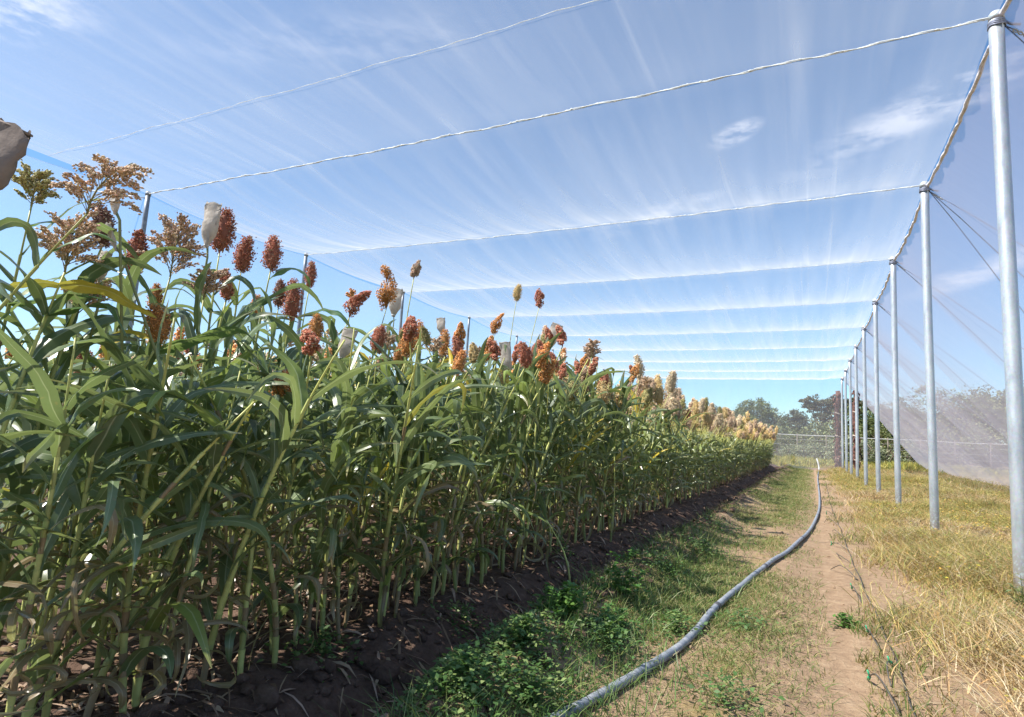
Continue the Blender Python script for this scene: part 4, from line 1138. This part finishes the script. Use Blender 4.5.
tree(757, 399, 95, None, 8.0, 'dense rounded dark green tree just right of the far sorghum', 1)
tree(742, 408, 98, None, 5.0, 'lower dense tree leaning on the left of the rounded one', 2)
tree(712, 404, 120, None, 8.5, 'pale distant tree peeping over the far sorghum heads', 3, cols=[(.10, .12, .06), (.13, .14, .07)])
tree(690, 408, 122, None, 6, 'small brownish distant tree left of the pale one', 13, cols=[(.14, .12, .07), (.10, .10, .05)])
tree(823, 394, 100, None, 7.0, 'open-branched grey-brown tree left of the last poles', 4, .55, True, [(.15, .15, .085), (.19, .16, .11), (.11, .115, .06)])
tree(841, 396, 104, None, 8.0, 'open-branched tree directly behind the last poles', 14, .6, True, [(.15, .15, .085), (.19, .16, .11), (.11, .115, .06)])
tree(794, 410, 120, None, 6, 'small hazy tree between the rounded and open-branched trees', 5, cols=[(.10, .11, .07), (.12, .12, .07)])
tree(985, 386, 95, None, 15, 'broad tree seen through the mauve side net', 6)
tree(1025, 388, 100, None, 14, 'tall tree behind the nearest pole seen through the side net', 7)
for i, (px, py, W, lb) in enumerate([(868, 402, 9, 'dark tree behind the gap of the two middle poles'), (892, 404, 12, 'low spreading tree behind the third pole'), (925, 406, 14, 'wide low tree behind the side net left of the second pole base'), (955, 404, 12, 'wide low tree right of the second pole behind the side net')]):
    tree(px, py, 88 + i * 3, None, W, lb, 20 + i, hc=.85)


def shrub(px, py_top, Yd, W, label, seed, cols, n=2600, name='shrub', D=None):
    d = cam_ray(px, py_top); k = Yd / d.y; H = CAMH + d.z * k; rs = np.random.RandomState(seed)
    p = thing(name, label, name, (d.x * k, Yd, 0), 'shrubs beyond the enclosure'); g = Geo()
    for m in range(4):
        mass_crown(g, (rs.uniform(-.35, .35) * W, rs.uniform(-.2, .2) * W, H * rs.uniform(.35, .5)), (W * .30, W * .28, H * rs.uniform(.45, .55)), n // 4, H * .065, cols, rs)
    g.obj('foliage', M['crown'], p, smooth=False)
    gs = Geo()
    for m in range(5):
        a = m * 1.26; v, q, tt = tube([(0, 0, -.1), (.1 * W * math.cos(a), .1 * W * math.sin(a), H * .4), (.25 * W * math.cos(a), .25 * W * math.sin(a), H * .75)], [.08, .05, .02], 5); gs.add(v, q, tt)
    gs.obj('stem', M['bark'], p)


SH = [(.13, .155, .065), (.18, .20, .08), (.10, .12, .05), (.22, .22, .10)]
for i, (px, py, Yd, W, lb) in enumerate([
    (782, 421, 90, 11, 'large rounded shrub to the right of the dense rounded tree'), (806, 419, 92, 10, 'tall bright shrub filling the middle of the far gap'),
    (828, 421, 88, 9, 'tall shrub under the open-branched tree'), (765, 426, 84, 8, 'shrub at the foot of the dense rounded tree'), (845, 418, 86, 9, 'shrub behind the last two poles'),
    (797, 427, 80, 10, 'low wide shrub just behind the far fence'), (815, 428, 79, 9, 'low shrub just behind the fence near the open-branched tree'), (775, 430, 78, 8, 'low shrub just behind the fence by the field corner'),
    (872, 425, 78, 10, 'shrub behind the sixth pole'), (900, 424, 80, 14, 'dense shrub behind the third pole seen through the net'), (940, 420, 82, 18, 'long dense shrub behind the second pole seen through the net'), (990, 420, 82, 20, 'long dense shrub left of the nearest pole seen through the net'), (1030, 420, 80, 18, 'dense shrub right of the nearest pole seen through the net'),
    (740, 428, 90, 12, 'shrub half hidden by the last golden heads')]):
    shrub(px, py, Yd, W, lb, 60 + i, SH)
SG = [(.20, .23, .13), (.25, .27, .155), (.16, .18, .10), (.28, .27, .17)]
for i, (px, py, Yd, W, lb) in enumerate([
    (772, 443, 57, 5.5, 'grey-green bush before the fence beside the field corner'), (785, 444, 56, 5.0, 'grey-green bush before the fence, second from the field corner'), (799, 443, 57, 5.5, 'grey-green bush before the fence at the end of the track'),
    (813, 443, 57, 5.0, 'grey-green bush before the fence just right of the track end'), (828, 442, 56, 5.5, 'grey-green bush before the fence left of the last poles'), (845, 440, 55, 5.0, 'bush before the fence behind the last poles'),
    (866, 432, 54, 5.5, 'green bush before the fence at the foot of the sixth pole'), (884, 436, 53, 5.5, 'green bush at the edge of the side net'), (905, 445, 53, 5.0, 'low green bush behind the net right of the third pole')]):
    shrub(px, py, Yd, W, lb, 90 + i, SG, 2200, 'bush')

# yellow-green weeds across the far end, and far scrub
rs = np.random.RandomState(33); g = Geo(); n = 60000; x = rs.uniform(-14, 16, n); y = rs.uniform(41, 54, n)
hh = (.10 + .55 * sstep(.3, .8, vnoise(x, y, .6, 3))) * (1 - .5 * sstep(9, 15, x)); blades(g, x, y, hh * rs.uniform(.6, 1.2, n), rs.uniform(.02, .05, n), pick([(.30, .30, .06), (.40, .36, .08), (.20, .24, .06), (.46, .36, .10)], n, rs), rs, .8)
tag(g.obj('tall_weeds', M['grass']), 'band of yellow-green weeds beyond the far end net', 'weeds', kind='stuff')
g = Geo(); n = 42000; x = rs.uniform(-220, 260, n); y = rs.uniform(126, 175, n); hs_ = 7.5 * vnoise(x, y * .3, .05, 3) + 2.5 * vnoise(x, y, .3, 2)
small_leaves(g, x, y, rs.uniform(0, 1, n) ** .7 * hs_, rs.uniform(.8, 1.7, n), pick([(.09, .10, .05), (.12, .13, .06), (.07, .085, .045), (.15, .13, .08)], n, rs), rs, 1.0)
tag(g.obj('distant_woods', M['crown'], smooth=False), 'far scrubby woodland along the horizon', 'woods', kind='stuff')

# fence between bushes and shrubs
p = thing('boundary_fence', 'pale wire fence on thin posts crossing beyond the far end', 'fence', (0, 62, 0))
g = Geo(); gr = Geo()
for k, x in enumerate(np.arange(-30, 60, 2.4)):
    g1 = Geo(); v, q, t = tube([(x, 0, -.2), (x, .02, 1.2), (x, 0, 2.55)], .045, 6); g1.add(v, q, t); g1.obj('post', M['fence_post'], p)
    if k % 1 == 0:
        rs2 = np.random.RandomState(k)
for z in (.5, 1.0, 1.5, 2.0, 2.42):
    xs = np.linspace(-30, 59, 60); v, q, t = tube(np.stack([xs, 0 * xs, z + .02 * np.sin(xs)], -1), .035 if z > 2.3 else .008, 5); gr.add(v, q, t)
gr.obj('wires', M['fence_steel'], p)
print('verts', sum(len(o.data.vertices) for o in scene.objects if o.type == 'MESH'))
